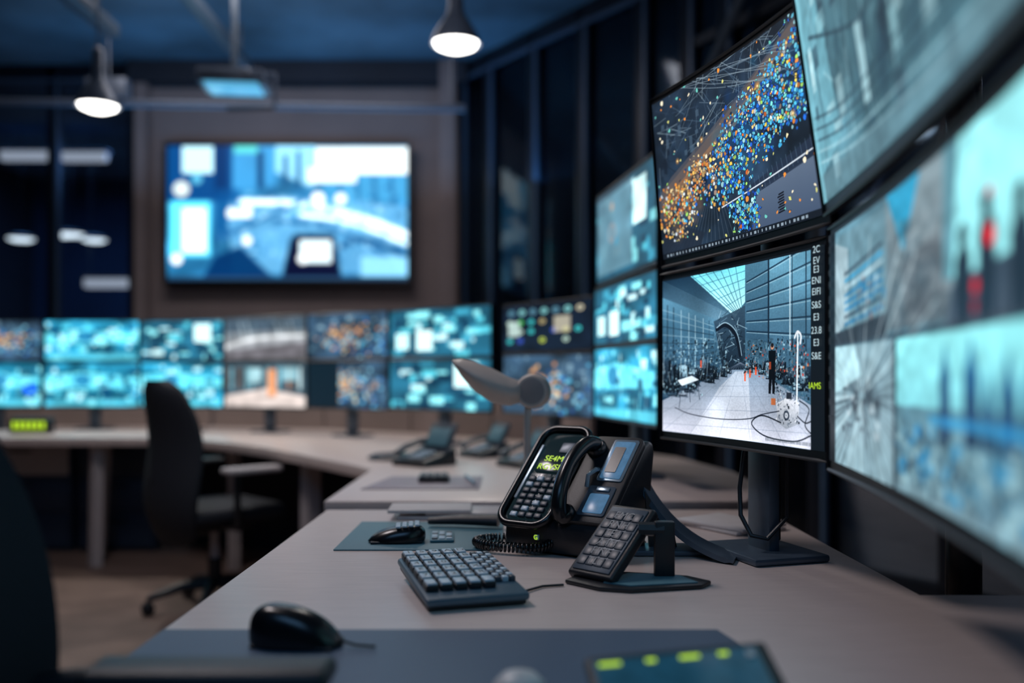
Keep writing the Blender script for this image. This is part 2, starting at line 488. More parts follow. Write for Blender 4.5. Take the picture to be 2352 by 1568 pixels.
def cv_right_low(w, h):
    R = random.Random(7)
    c = C(w, h, (96, 132, 146)); c.asp = 2.2
    c.noise(7, 5, .25, 3)
    c.rect(.04, .03, .33, .47, (108, 140, 152)); c.poly([(.04, .05), (.12, .1), (.12, .4), (.04, .45)], (156, 178, 186))
    for i in range(8):
        c.line((.10, .2 + i * .03), (.31, .15 + i * .032), .006, R.choice([(30, 110, 160), (40, 150, 200), (50, 60, 72), (190, 216, 226)]), .85)
    clutter(c, .16, .24, .32, .42, 60, [(60, 80, 96), (30, 120, 170), (150, 90, 80), (190, 210, 216)], .006, .02, R, .6)
    c.poly([(.04, .44), (.33, .4), (.33, .48), (.04, .49)], (54, 60, 68))
    c.poly([(.33, .0), (.60, .0), (.60, .47), (.33, .47)], (130, 146, 152), 1, (90, 104, 112)); c.poly([(.33, .0), (.48, .0), (.41, .22)], (50, 150, 184))
    c.poly([(.40, .26), (.56, .2), (.58, .44), (.42, .46)], (92, 98, 104), .8)
    clutter(c, .34, .1, .58, .46, 110, [(140, 154, 160), (70, 86, 96), (164, 176, 180), (110, 120, 126)], .01, .045, R, .4)
    c.rect(.57, .0, 1, .36, (156, 228, 232)); c.poly([(.57, 0), (.62, 0), (.60, .36), (.57, .36)], (96, 140, 152))
    c.poly([(.60, .38), (1, .30), (1, .5), (.58, .5)], (52, 66, 80), 1, (84, 96, 110))
    for u, t in ((.635, .24), (.705, .19), (.79, .22), (.87, .2)):
        c.poly([(u - .012, t + .05), (u + .012, t + .05), (u + .026, t + .09), (u + .024, .50), (u + .003, .50), (u, .40), (u - .004, .50), (u - .024, .50), (u - .026, t + .09)], (34, 48, 62)); c.disc(u, t + .02, .032, (30, 40, 54))
    c.disc(.713, .29, .028, (250, 30, 44)); c.disc(.713, .19, .015, (220, 60, 70)); c.disc(.672, .40, .022, (200, 30, 50)); c.disc(.67, .45, .018, (140, 30, 50))
    c.line((.0, .49), (1, .485), .006, (60, 70, 80))
    c.rect(.04, .5, .37, 1, (140, 168, 178))
    for i in range(60):
        a = i / 60 * 2 * math.pi + R.uniform(-.03, .03)
        c.line((.2 + .02 * math.cos(a), .7 + .02 * math.sin(a)), (.2 + .4 * math.cos(a), .7 + .6 * math.sin(a)), R.uniform(.002, .007), R.choice([(50, 64, 74), (90, 110, 120), (200, 222, 228), (30, 40, 50)]), .5)
    clutter(c, .08, .62, .32, .84, 90, [(40, 50, 58), (90, 106, 116), (190, 204, 210), (60, 74, 84)], .008, .03, R, .6)
    c.poly([(.04, .5), (.16, .5), (.20, .62), (.04, .7)], (190, 230, 238), .75)
    c.rect(.365, .5, .38, 1, (36, 48, 58))
    c.poly([(.38, .5), (1, .5), (1, .78), (.38, .78)], (150, 228, 232), 1, (124, 196, 206)); c.poly([(.38, .72), (1, .70), (1, 1), (.38, 1)], (84, 124, 138), 1, (120, 146, 156))
    for u, t, b in ((.575, .53, .018), (.66, .52, .022), (.71, .6, .015), (.76, .56, .02), (.83, .54, .03), (.92, .56, .03)):
        c.poly([(u - b, .80), (u - b, t + .10), (u - b * .4, t + .05), (u, t), (u + b * .4, t + .05), (u + b, t + .10), (u + b, .80)], (40, 110, 154), 1, (20, 56, 86))
    c.rect(.52, .735, 1, .765, (50, 160, 214), .6)
    clutter(c, .38, .76, 1, .96, 420, [(60, 90, 108), (30, 130, 184), (150, 190, 200), (30, 46, 60), (176, 212, 218)], .006, .03, R, .55)
    c.noise(40, 26, .10, 5); c.blur(2); c.contrast(1.2, .45)
    c.rect(.0, .0, .04, 1, (14, 22, 30))
    return c

def cv_right_up(w, h):
    R = random.Random(9)
    c = C(w, h, (84, 122, 134)); c.asp = 2.2
    c.noise(6, 5, .3, 8)
    c.poly([(0, 0), (.12, 0), (.16, .8), (0, .9)], (120, 176, 190), .8); c.poly([(.55, .0), (1, 0), (1, .4), (.7, .3)], (60, 88, 100), .6)
    for i in range(240):
        u = R.random(); v = R.random()
        c.line((u, v), (u + R.uniform(-.05, .05), v + R.uniform(-.4, .4)), R.uniform(.001, .006), R.choice([(60, 88, 100), (140, 180, 190), (100, 136, 150), (186, 220, 226), (36, 54, 66)]), .5)
    for i in range(60):
        u = R.uniform(0, .9); v = R.uniform(0, .9)
        c.rect(u, v, u + R.uniform(.01, .05), v + R.uniform(.03, .2), R.choice([(170, 216, 224), (52, 80, 94), (206, 236, 240), (30, 46, 60)]), .45)
    c.rect(.50, .38, .535, .62, (214, 242, 246), .9); c.rect(.42, .3, .44, .7, (40, 56, 70), .7); c.rect(.3, .5, .33, .8, (190, 226, 232), .7)
    for k in range(5): c.scurve([(.0, .62 + k * .05), (.2, .70 + k * .045), (.5, .72 + k * .05), (1, .80 + k * .05)], .005, R.choice([(176, 210, 218), (40, 60, 72)]), .6)
    c.scurve([(.05, .3), (.3, .5), (.5, .55), (.8, .9)], .008, (50, 72, 84), .7)
    c.poly([(.0, .88), (1, .92), (1, 1), (0, 1)], (110, 140, 150), .6)
    c.rect(0, 0, .02, 1, (130, 190, 204), .7)
    c.noise(50, 26, .08, 9); c.blur(1); c.contrast(1.2, .45)
    return c

def cv_tv(w, h):
    R = random.Random(21)
    c = C(w, h, (60, 120, 158)); c.asp = 1.76
    c.noise(5, 4, .3, 2); c.noise(14, 9, .2, 6)
    X = lambda x: (x - 390) / 558; Y = lambda y: (y - 338) / 317
    def r(x0, y0, x1, y1, col, al=1): c.rect(X(x0), Y(y0), X(x1), Y(y1), col, al)
    r(390, 338, 540, 470, (30, 74, 116)); r(540, 340, 640, 440, (70, 134, 176), .8)
    r(498, 338, 530, 460, (20, 56, 92), .8)
    c.poly([(X(640), Y(338)), (X(735), Y(338)), (X(735), Y(440)), (X(640), Y(400))], (150, 200, 222), .8)
    r(750, 408, 948, 470, (70, 134, 170), .9)
    for x in (790, 830, 870, 910): c.line((X(x), Y(410)), (X(x + 6), Y(480)), .010, (36, 80, 116), .9)
    r(600, 350, 614, 440, (26, 62, 96)); r(660, 360, 670, 430, (30, 66, 98)); r(690, 350, 700, 440, (36, 76, 108))
    r(395, 468, 490, 600, (100, 200, 224)); r(500, 440, 560, 560, (30, 80, 124), .7)
    c.poly([(X(530), Y(480)), (X(640), Y(455)), (X(948), Y(480)), (X(948), Y(640)), (X(540), Y(640))], (100, 150, 182), .8)
    c.scurve([(X(560), Y(470)), (X(700), Y(476)), (X(850), Y(510)), (X(950), Y(550))], .022, (226, 242, 248), .9)
    c.scurve([(X(700), Y(500)), (X(820), Y(520)), (X(950), Y(570))], .016, (230, 246, 250), .9)
    c.scurve([(X(640), Y(515)), (X(780), Y(535)), (X(900), Y(600))], .012, (40, 80, 118), .9)
    c.scurve([(X(500), Y(560)), (X(640), Y(500)), (X(700), Y(470))], .012, (40, 84, 124), .9)
    c.scurve([(X(720), Y(640)), (X(830), Y(560)), (X(948), Y(600))], .018, (30, 70, 106), .9)
    for k in range(6): c.line((X(800 + k * 26), Y(655)), (X(760 + k * 20), Y(560)), .007, (50, 96, 134), .7)
    clutter(c, X(500), Y(430), X(948), Y(600), 240, [(190, 226, 240), (30, 70, 106), (150, 196, 216), (70, 124, 160), (40, 90, 130)], .01, .03, R, .5)
    c.poly([(X(470), Y(655)), (X(500), Y(600)), (X(560), Y(575)), (X(640), Y(655))], (20, 54, 88), .9)
    c.poly([(X(655), Y(655)), (X(676), Y(560)), (X(690), Y(546)), (X(778), Y(546)), (X(795), Y(655))], (12, 32, 56))
    r(840, 600, 948, 655, (140, 190, 214), .7)
    c.blur(3); c.contrast(1.35, .42)
    r(425, 340, 497, 402, (190, 236, 246)); r(545, 338, 600, 356, (90, 210, 196), .8)
    r(735, 342, 948, 406, (240, 252, 254)); r(715, 390, 830, 425, (230, 248, 252))
    r(425, 486, 480, 590, (240, 252, 254)); c.disc(X(422), Y(440), .06, (226, 232, 222), .9); r(697, 560, 771, 614, (220, 242, 248)); c.disc(X(705), Y(605), .04, (245, 254, 255))
    for x, y, q in ((740, 463, .05), (793, 463, .042), (575, 562, .036), (411, 606, .042), (540, 497, .04), (575, 493, .04)):
        c.disc(X(x), Y(y), q, (248, 254, 255))
    c.disc(X(458), Y(416), .04, (90, 180, 210), .9); r(530, 487, 585, 507, (244, 252, 253))
    c.blur(1)
    c.rect(0, .975, 1, 1, (30, 60, 90))
    return c

def cv_small(kind, seed, w=120, h=64):
    R = random.Random(seed)
    if kind == 'map':
        c = C(w, h, (46, 70, 92)); c.noise(6, 4, .4, seed)
        clutter(c, 0, 0, 1, .8, 80, [(90, 134, 156), (150, 184, 198), (36, 56, 76)], .02, .08, R, .6)
        for _ in range(170):
            k = R.random()
            if k < .5: u = R.gauss(.5, .16); v = R.gauss(.5, .16); col = R.choice([(245, 176, 104), (225, 146, 84), (250, 214, 164), (170, 130, 104)])
            else: u = R.gauss(.65, .22); v = R.gauss(.6, .22); col = R.choice([(50, 130, 210), (90, 190, 230), (150, 216, 236), (40, 80, 140)])
            c.disc(u, v, R.uniform(.015, .04), col, .85)
        c.blur(1)
        return c
    if kind == 'apps':
        c = C(w, h, (16, 28, 44)); c.noise(6, 4, .3, seed)
        for i in range(7):
            c.disc(.1 + i * .13, .16, .06, R.choice([(130, 200, 200), (200, 190, 160), (90, 140, 160)])); c.disc(.1 + i * .13, .16, .03, (30, 50, 64), .7)
        for j in range(3):
            for i in range(7):
                if R.random() < .6:
                    u = .08 + i * .13; v = .38 + j * .2
                    col = R.choice([(70, 220, 220), (90, 220, 90), (200, 180, 120), (60, 90, 210), (200, 230, 210), (210, 230, 80)])
                    c.disc(u, v, .05, col); c.disc(u, v, .025, (22, 36, 52), .8)
        c.rect(.06, .35, .2, .68, (190, 214, 206), .85); c.rect(.60, .3, .78, .62, (200, 190, 165), .75)
        return c
    if kind == 'tiles':
        c = C(w, h, (30, 88, 112)); c.noise(5, 4, .3, seed)
        for _ in range(48):
            u = R.uniform(0, .92); v = R.uniform(0, .9)
            c.rect(u, v, u + R.uniform(.04, .15), v + R.uniform(.06, .18), R.choice([(150, 244, 250), (90, 206, 224), (214, 252, 254), (10, 42, 64), (16, 54, 80), (60, 156, 184)]), .88)
        c.blur(1)
        if seed % 2: c.rect(.66, .08, .86, .55, (214, 254, 255))
        else: c.rect(.28, .45, .44, .88, (214, 254, 255)); c.rect(.06, .5, .2, .85, (200, 250, 252))
        return c
    if kind == 'office':
        c = C(w, h, (120, 126, 132))
        c.poly([(0, 0), (1, 0), (1, .3), (0, .35)], (64, 80, 94)); c.poly([(0, .55), (1, .4), (1, .7), (0, .8)], (150, 154, 160))
        for i in range(12): c.line((i * .09, .1), (i * .09 + .05, .5), .012, R.choice([(50, 72, 90), (190, 212, 220), (90, 124, 142)]), .8)
        c.scurve([(0, .7), (.4, .5), (1, .45)], .04, (216, 220, 222), .8)
        c.poly([(0, .8), (1, .6), (1, 1), (0, 1)], (100, 98, 104)); c.noise(12, 8, .2, seed); c.blur(2)
        return c
    if kind == 'warm':
        c = C(w, h, (60, 80, 92))
        for i in range(16): c.rect(i * .065, .1, i * .065 + .035, .60, R.choice([(160, 112, 84), (50, 76, 92), (206, 234, 238), (90, 76, 70), (110, 170, 186)]), .9)
        c.poly([(0, .75), (.5, .58), (1, .75), (1, 1), (0, 1)], (206, 192, 186)); c.rect(.53, .15, .64, .75, (230, 150, 100), .85); c.rect(.3, .12, .46, .46, (180, 226, 234), .85); c.rect(.7, .1, .9, .4, (150, 206, 220), .7)
        c.noise(12, 8, .15, seed); c.blur(1)
        return c
    c = C(w, h, (44, 118, 144)); c.noise(6, 4, .45, seed)
    c.poly([(0, .3), (.4, .2), (1, .35), (1, .55), (0, .6)], (120, 222, 236), .8)
    clutter(c, 0, .05, 1, .9, 120, [(160, 244, 250), (14, 54, 80), (90, 196, 216), (214, 252, 254), (24, 74, 108)], .015, .10, R, .75)
    c.disc(R.uniform(.3, .6), .4, .15, (30, 96, 140), .7)
    c.poly([(0, .88), (1, .84), (1, 1), (0, 1)], (110, 206, 220), .6)
    c.blur(1); c.contrast(1.2)
    return c

# ------------------------------------------------------------------ materials
m_black = mat('black_plastic', (28, 32, 38), .36, var=.15, scale=900, bump=.25)
m_black2 = mat('satin_black', (17, 20, 25), .25, var=.1)
m_bezel = mat('monitor_bezel', (14, 17, 22), .35, var=.1)
m_dgrey = mat('dark_grey_metal', (76, 90, 104), .35, .2, var=.1)
m_desk = mat('desk_laminate', (218, 202, 196), .34, var=.07, scale=14, stretch=(1, 14, 1), bump=.08)
m_edge = mat('desk_leg_paint', (184, 178, 180), .45, var=.05)
m_mat = mat('desk_mat_rubber', (80, 100, 124), .48, var=.08, scale=300, bump=.1)
m_matteal = mat('teal_mat', (84, 128, 142), .5, var=.08, scale=300, bump=.1)
m_white = mat('lamp_plastic', (196, 184, 176), .4, var=.05)
m_whited = mat('lamp_joint_plastic', (150, 142, 140), .4, var=.05)
m_whitep = mat('white_plastic', (216, 212, 210), .4, var=.04)
m_paper = mat('paper', (200, 196, 196), .7, var=.04)
m_fabric = mat('chair_fabric', (26, 32, 42), .75, var=.3, scale=300, bump=.3)
m_key = mat('key_grey', (186, 206, 220), .35, var=.08)
m_keyd = mat('key_dark', (60, 72, 84), .4, var=.1)
m_kb = mat('keypad_shell', (72, 98, 114), .35, var=.08, scale=900, bump=.2)
m_silver = mat('silver_trim', (170, 190, 205), .25, .7, var=.08)
m_bluepanel = mat('phone_blue_panel', (110, 150, 180), .25, var=.25, scale=60, emit=(90, 140, 180), es=.3)
m_green = mat('green_readout', (120, 170, 40), .5, emit=(190, 230, 50), es=1.0)
m_glyph = mat('pale_lettering', (180, 210, 220), .5, emit=(200, 225, 230), es=.75)
m_glyphdim = mat('dim_lettering', (130, 138, 144), .5)
m_lcd = mat('lcd_dark', (22, 34, 38), .15, var=.1, emit=(30, 50, 56), es=.3)
m_lampglow = mat('lamp_glow', (255, 255, 255), .5, emit=(255, 252, 246), es=6)
m_farglow = mat('strip_reflection_glow', (255, 240, 225), .5, emit=(215, 200, 196), es=.9)  # glow of streaks reflected in the left glazing
m_fardisc = mat('far_reflection_glow', (255, 240, 225), .5, emit=(255, 240, 225), es=2.6)  # glow of lamp discs reflected in the glazing
m_lampshade = mat('lamp_shade_metal', (96, 108, 126), .35, .2)
m_wall = mat('wall_paint_taupe', (146, 132, 130), .8, var=.06, scale=3)
m_walldark = mat('wall_dark', (34, 42, 54), .7, var=.15, scale=2)
m_brown = mat('wall_reflection_brown', (124, 104, 96), .8, var=.5, scale=.9)  # brown blotches stand in for reflections in the right glazing
m_navy = mat('wall_navy', (44, 62, 88), .8, var=.4, scale=.8)
m_ceil = mat('ceiling_concrete', (84, 112, 132), .8, var=.55, scale=1.1, bump=.1)
m_floor = mat('floor_carpet', (120, 102, 94), .6, var=.2, scale=5)
m_frame = mat('window_frame_metal', (22, 30, 42), .4, .3)
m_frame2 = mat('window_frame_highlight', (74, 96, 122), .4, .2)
m_cab = mat('cabinet_blue', (42, 62, 86), .5)
m_glass = glass_mat()

# ------------------------------------------------------------------ room shell
def wallbox(name, p0, p1, z0, z1, m, t=.1):
    p0 = Vector((*p0, 0)); p1 = Vector((*p1, 0)); d = (p1 - p0); L = d.length; d.normalize()
    n = Vector((-d.y, d.x, 0))
    b = B(m)
    b.box((L / 2, t / 2, (z0 + z1) / 2), (L, t, z1 - z0), 0, frame(p0, d, n, (0, 0, 1)))
    return b.obj(name, smooth=0)

b = B(m_floor); b.box((0, 5, -.05), (14, 17, .1)); b.obj('floor', smooth=0)
b = B(m_ceil); b.box((0, 5, 3.83), (14, 17, .1)); b.obj('ceiling', smooth=0)
wallbox('wall_back', (-3.2, 8.0), (-.48, 8.0), 0, 3.78, m_wall, .15)
wallbox('wall_far', (-7, 12.6), (-1.5, 12.6), 0, 3.78, m_navy)
wallbox('wall_far', (-1.5, 12.6), (7, 12.6), 0, 3.78, m_brown)
wallbox('wall_left', (-6.6, -3), (-6.6, 12.6), 0, 3.78, m_walldark)
wallbox('wall_right', (6.6, 12.6), (6.6, -3), 0, 3.78, m_walldark)
wallbox('wall_front', (6.6, -3), (-6.6, -3), 0, 3.78, m_walldark)
b = B(m_walldark); b.box((-1.84, 7.9, 3.69), (2.9, .18, .18)); b.obj('trim_1', smooth=0)
b = B(m_wall)
b.box((-3.2, 7.93, 1.89), (.1, .14, 3.78)); b.box((-.55, 7.9, 1.89), (.14, .2, 3.78), bev=.01); b.obj('trim_2')

def glazing(name, p0, p1, posts, z0, z1, transom=None, post_w=.07):
    p0 = Vector((*p0, 0)); p1 = Vector((*p1, 0)); d = (p1 - p0); L = d.length; d.normalize()
    n = Vector((-d.y, d.x, 0)); M = frame(p0, d, n, (0, 0, 1))
    b = B(m_frame, m_glass, m_frame2)
    for t in posts:
        b.box((t * L, 0, (z0 + z1) / 2), (post_w, .12, z1 - z0), 0, M, bev=.006)
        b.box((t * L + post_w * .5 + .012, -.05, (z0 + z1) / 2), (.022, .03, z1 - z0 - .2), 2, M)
    b.box((L / 2, 0, z1 - .06), (L, .12, .12), 0, M); b.box((L / 2, 0, z0 + .05), (L, .12, .1), 0, M)
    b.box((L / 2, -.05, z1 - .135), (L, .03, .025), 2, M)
    for tz in transom or []:
        b.box((L / 2, 0, tz), (L, .08, .06), 0, M)
    b.box((L / 2, 0, (z0 + z1) / 2), (L - .01, .012, z1 - z0 - .1), 1, M)
    return b.obj(name)
glazing('window_1', (-6.6, 8.0), (-3.25, 8.0), [.02, .40, .775, .985], 0, 3.78)
glazing('window_2', (-.42, 8.0), (1.15, 5.9), [.01, .161, .39, .612, .842, 1], 0, 3.78, post_w=.09)
glazing('window_3', (1.15, 5.9), (2.6, 3.2), [.12, .36, .62, 1], 0, 3.78, [3.2], post_w=.10)
glazing('window_4', (2.6, 3.2), (2.6, -3), [.0, .2, .4, .6, .8, 1], 0, 3.78, [3.3])
b = B(m_dgrey)
b.tube([(.98, 5.95, 2.4), (1.5, 5.0, 3.7)], .03, 8); b.tube([(1.25, 5.5, 2.0), (1.9, 4.3, 3.7)], .025, 8)
b.obj('window_brace')

# ------------------------------------------------------------------ ceiling services
b = B(m_dgrey)
b.box((-2.6, 4.3, 3.32), (.10, 3.3, .08), bev=.008)
for y in (3.0, 4.3, 5.7): b.tube([(-2.6, y, 3.35), (-2.6, y, 3.785)], .012, 8)
b.obj('ceiling_track')
b = B(m_dgrey)
b.box((-2.08, 5.1, 3.52), (.07, 4.2, .08), bev=.008)
for y in (3.2, 5.0, 7.0): b.tube([(-2.08, y, 3.55), (-2.08, y, 3.785)], .012, 8)
b.obj('ceiling_track')
b = B(m_lampshade)
b.tube([(-4.6, 6.8, 3.13), (-.35, 6.8, 3.07)], .028, 12)
b.box((-3.0, 6.8, 3.21), (.3, .12, .15), bev=.01)
for x in (-4.4, -3.0, -.45): b.tube([(x, 6.8, 3.1), (x, 6.8, 3.785)], .008, 8)
b.obj('ceiling_pipe')
b = B(m_dgrey, m_lampshade, mat('blue_lit_underside', (90, 170, 210), .3, emit=(90, 180, 220), es=.8))
M = yaw((-1.82, 6.0, 3.01), 6)
b.box((0, 0, 0), (.42, .34, .08), 1, M, bev=.015)
b.box((0, 0, -.045), (.34, .28, .012), 2, M, bev=.003)  # glowing slab stands in for blue light falling on the underside
b.box((0, -.165, -.01), (.3, .01, .04), 1, M, bev=.003)
b.lathe([(.0, 0), (.035, .02), (.028, .03), (0, .03)], 20, 1, M @ Matrix.Translation((.1, -.17, 0)) @ Matrix.Rotation(math.pi / 2, 4, 'X'))
b.tube([(0, 0, .04), (0, 0, .775)], .02, 10, 0, M)
b.box((0, 0, .06), (.2, .12, .03), 0, M, bev=.005)
b.tube([(.26, 0, -.16), (.26, 0, .06), (0, 0, .06)], .014, 8, 1, M)
b.tube([(-.05, 0, -.18), (.26, 0, -.16)], .014, 8, 1, M)
b.obj('ceiling_projector')

def pendant(loc, r=.12, light=6, glow=None, slim=False):
    x, y, z = loc
    b = B(m_lampshade if not slim else m_frame, glow or m_lampglow)
    M = Matrix.Translation(loc)
    if slim:
        b.lathe([(r * .9, .012), (r, 0), (r, .02), (r * .7, .05), (r * .2, .06), (0, .062)], 36, 0, M)
        b.lathe([(0, -.022), (r * .6, -.02), (r * .9, .0), (r * .93, .016)], 36, 1, M)
        b.tube([(0, 0, .06), (0, 0, 3.785 - z)], .004, 6, 0, M)
    else:
        b.lathe([(r * .93, 0.012), (r, 0), (r * 1.0, .015), (r * .9, .05), (r * .62, .11), (r * .36, .16), (r * .3, .2), (r * .28, .33), (r * .12, .36), (.0, .365)], 36, 0, M)
        b.lathe([(r * .97, .004), (r * .86, .05), (r * .5, .1), (0, .12)], 36, 0, M)
        b.lathe([(0, -.03), (r * .5, -.026), (r * .82, -.008), (r * .9, .012)], 36, 1, M)
        b.tube([(0, 0, .36), (0, 0, 3.785 - z)], .006, 6, 0, M)
    o = b.obj('pendant_lamp_or_reflection')  # slim ones are stand-ins for reflections in the glass
    if light:
        ld = bpy.data.lights.new('pendant_bulb', 'SPOT'); ld.energy = light; ld.color = (1, .94, .86); ld.shadow_soft_size = .08
        ld.spot_size = math.radians(140); ld.spot_blend = .7
        lo = bpy.data.objects.new('pendant_bulb', ld); S.collection.objects.link(lo); lo.location = (x, y, z - .07); lo.parent = o
    return o
pendant((-2.49, 5.5, 2.70), .125, light=60)
pendant((-.295, 4.8, 2.82), .13, light=50)
for x, y, z, r in ((-5.37, 10, 2.57, .15), (-5.19, 10.6, 2.70, .10), (-5.02, 10.4, 2.68, .17), (-4.57, 10, 2.56, .14), (.96, 8.4, 3.16, .16)):  # lamp shapes added beyond the glass in place of its reflections
    pendant((x, y, z), r, light=0, glow=m_fardisc, slim=True)
for x, z, w in ((-5.31, 3.48, .55), (-4.68, 3.47, .5), (-4.40, 2.09, .54)):  # glowing bars added beyond the glass for reflected streaks
    b = B(m_lampshade, m_farglow)
    b.box((x, 10, z + .06), (w + .04, .14, .03), 0, bev=.01); b.box((x, 10, z), (w, .1, .10), 1, bev=.02)
    for s in (-.4, .4): b.tube([(x + w * s, 10, z + .05), (x + w * s, 10, 3.785)], .004, 6, 0)
    b.obj('strip_reflection')

# ------------------------------------------------------------------ displays
def display(name, pL, pR, z0, z1, cv, lean=0.0, curve=0.0, bez=(.008, .012), st=1.0, thick=.028, stand=None):
    e = empty(name, ((pL[0] + pR[0]) / 2, (pL[1] + pR[1]) / 2, z0))
    inv = Matrix.Translation(-Vector(e.location))
    L = Vector((*pL, 0)); R = Vector((*pR, 0)); d = (R - L); W = d.length; dn = d.normalized()
    n = Vector((dn.y, -dn.x, 0))
    H = z1 - z0
    def P(u, v, off=0.0):
        return L + d * u - n * (curve * 4 * u * (1 - u)) + n * (lean * v + off) + Vector((0, 0, z0 + H * v))
    b = B(m_bezel)
    b.panel(lambda u, v: inv @ P(u, v), lambda u, v: -n * (thick * (0.35 + .65 * min(1, 6 * min(u, 1 - u, v, 1 - v)))), 24, 12)
    rim = [P(u / 24, 0, .001) for u in range(25)] + [P(1, v / 6, .001) for v in range(1, 7)] + [P(1 - u / 24, 1, .001) for u in range(1, 25)] + [P(0, 1 - v / 6, .001) for v in range(1, 7)]
    b.tube([inv @ p for p in rim], .0035, 6)
    b.obj('housing', e)
    h, w = cv.h, cv.w
    a = cv.out()[::-1]
    us = np.linspace(bez[0] / W, 1 - bez[0] / W, w); vs = np.linspace(bez[1] * 1.3 / H, 1 - bez[1] / H, h)
    UU, VV = np.meshgrid(us, vs)
    Lv = np.array(L[:]); dv = np.array(d[:]); nv = np.array(n[:])
    co = Lv + UU[..., None] * dv + nv * (-(curve * 4 * UU * (1 - UU)) + lean * VV + .0016)[..., None]
    co[..., 2] += z0 + H * VV
    co = co.reshape(-1, 3) - np.array(e.location[:])
    idx = np.arange(w * h).reshape(h, w)
    q = np.stack([idx[:-1, :-1], idx[:-1, 1:], idx[1:, 1:], idx[1:, :-1]], -1).reshape(-1, 4)
    me = bpy.data.meshes.new('screen')
    me.vertices.add(w * h); me.vertices.foreach_set('co', co.ravel())
    nf = len(q)
    me.loops.add(nf * 4); me.loops.foreach_set('vertex_index', q.ravel().astype(np.int32))
    me.polygons.add(nf); me.polygons.foreach_set('loop_start', (np.arange(nf) * 4).astype(np.int32))
    me.update(calc_edges=True)
    at = me.color_attributes.new('Col', 'FLOAT_COLOR', 'POINT')
    at.data.foreach_set('color', np.concatenate([a.reshape(-1, 3), np.ones((w * h, 1))], 1).ravel().astype(np.float32))
    me.materials.append(screen_mat(st, w < 130))
    o = bpy.data.objects.new('screen', me); S.collection.objects.link(o); o.parent = e
    if stand is not None:
        b = B(m_dgrey, m_black)
        c = L + d * .5 - n * .05
        b.box(inv @ Vector((c.x, c.y, (z0 + .1 + stand) / 2)), (.07, .03, z0 + .1 - stand), 0, None, .004, rot=frame((0, 0, 0), dn, -n, (0, 0, 1)))
        b.box(inv @ Vector((c.x, c.y, stand + .007)), (.2, .14, .012), 0, None, .004, rot=frame((0, 0, 0), dn, -n, (0, 0, 1)))
        b.obj('stand', e)
    return e, P, dn, n

DZ = .74
e_up, P_up, d_up, n_up = display('monitor', (.335, 2.03), (.502, 1.43), 1.328, 1.695, cv_map(540, 540), lean=.03, curve=.012, st=1.15)
e_lo, P_lo, d_lo, n_lo = display('monitor', (.333, 2.035), (.507, 1.465), .950, 1.312, cv_factory(560, 540), lean=.0, curve=.010, st=1.08)
def glyphs(P, dn, parent, u, items, sz, m):
    up = Vector((0, 0, 1))
    nn = dn.cross(up).normalized()
    for s, v in items:
        M = frame(P(u, v, .0045), dn, up, nn)
        o = text(s, Matrix.Translation(-Vector(parent.location)) @ M, sz, m, None)
        o.parent = parent
glyphs(P_lo, d_lo, e_lo, .953, [('2C', .95), ('EV', .90), ('E3', .86), ('ENI', .81), ('EIFI', .76), ('S&S', .70), ('E3', .645), ('23.8', .585), ('E3', .53), ('S&E', .47)], .0165, m_glyph)
glyphs(P_lo, d_lo, e_lo, .945, [('IAMS', .335)], .0155, m_green)

b = B(m_dgrey, m_black, m_bezel)
Ms = frame((.488, 1.775, 0), d_lo, -n_lo, (0, 0, 1))
b.box((0, 0, DZ + .0075), (.20, .16, .014), 0, Ms, bev=.005)
b.box((0, .0, DZ + .14), (.078, .024, .27), 0, Ms, bev=.005)
b.box((0, .016, DZ + .48), (.05, .016, .90), 2, Ms, bev=.004)
b.box((0, -.006, DZ + .30), (.1, .03, .1), 2, Ms, bev=.008)
b.box((0, -.010, DZ + .72), (.1, .03, .1), 2, Ms, bev=.008)
cab = [(.0, -.02, .26), (-.012, -.035, .2), (-.012, -.045, .13), (0, -.05, .08), (.03, -.045, .045), (.045, -.02, .04), (.05, .02, .08), (.05, .02, .2)]
b.tube([(x, y, DZ + z) for x, y, z in cab], .0045, 8, 1, Ms)
b.obj('monitor_stand')

e_rl, P_rl, d_rl, n_rl = display('monitor', (.486, 1.40), (.318, .45), .945, 1.312, cv_right_low(400, 260), curve=.016, st=1.05)
glyphs(P_rl, d_rl, e_rl, .022, [('R8', .95), ('XE', .905), ('FI', .86), ('NS', .81), ('FR', .76), ('ES', .70), ('E5', .645), ('R5', .585), ('V5', .53), ('AS', .47), ('EE', .41), ('3E', .35), ('F4', .28), ('TE', .21)], .0150, m_glyphdim)
display('monitor', (.480, 1.40), (.312, .45), 1.334, 1.70, cv_right_up(360, 220), lean=.05, curve=.016, st=.95)
b = B(m_bezel)
b.tube([(.80, 1.62, 0.02), (.80, 1.62, 1.62)], .03, 16)
b.box((.80, 1.62, .016), (.4, .3, .03), bev=.008)
for z in (1.13, 1.50):
    b.tube([(.80, 1.62, z), (.66, 1.35, z), (.485, 1.02, z)], .022, 12)
    b.box((.482, 1.01, z), (.03, .12, .12), bev=.006)
b.obj('monitor_pole_stand')

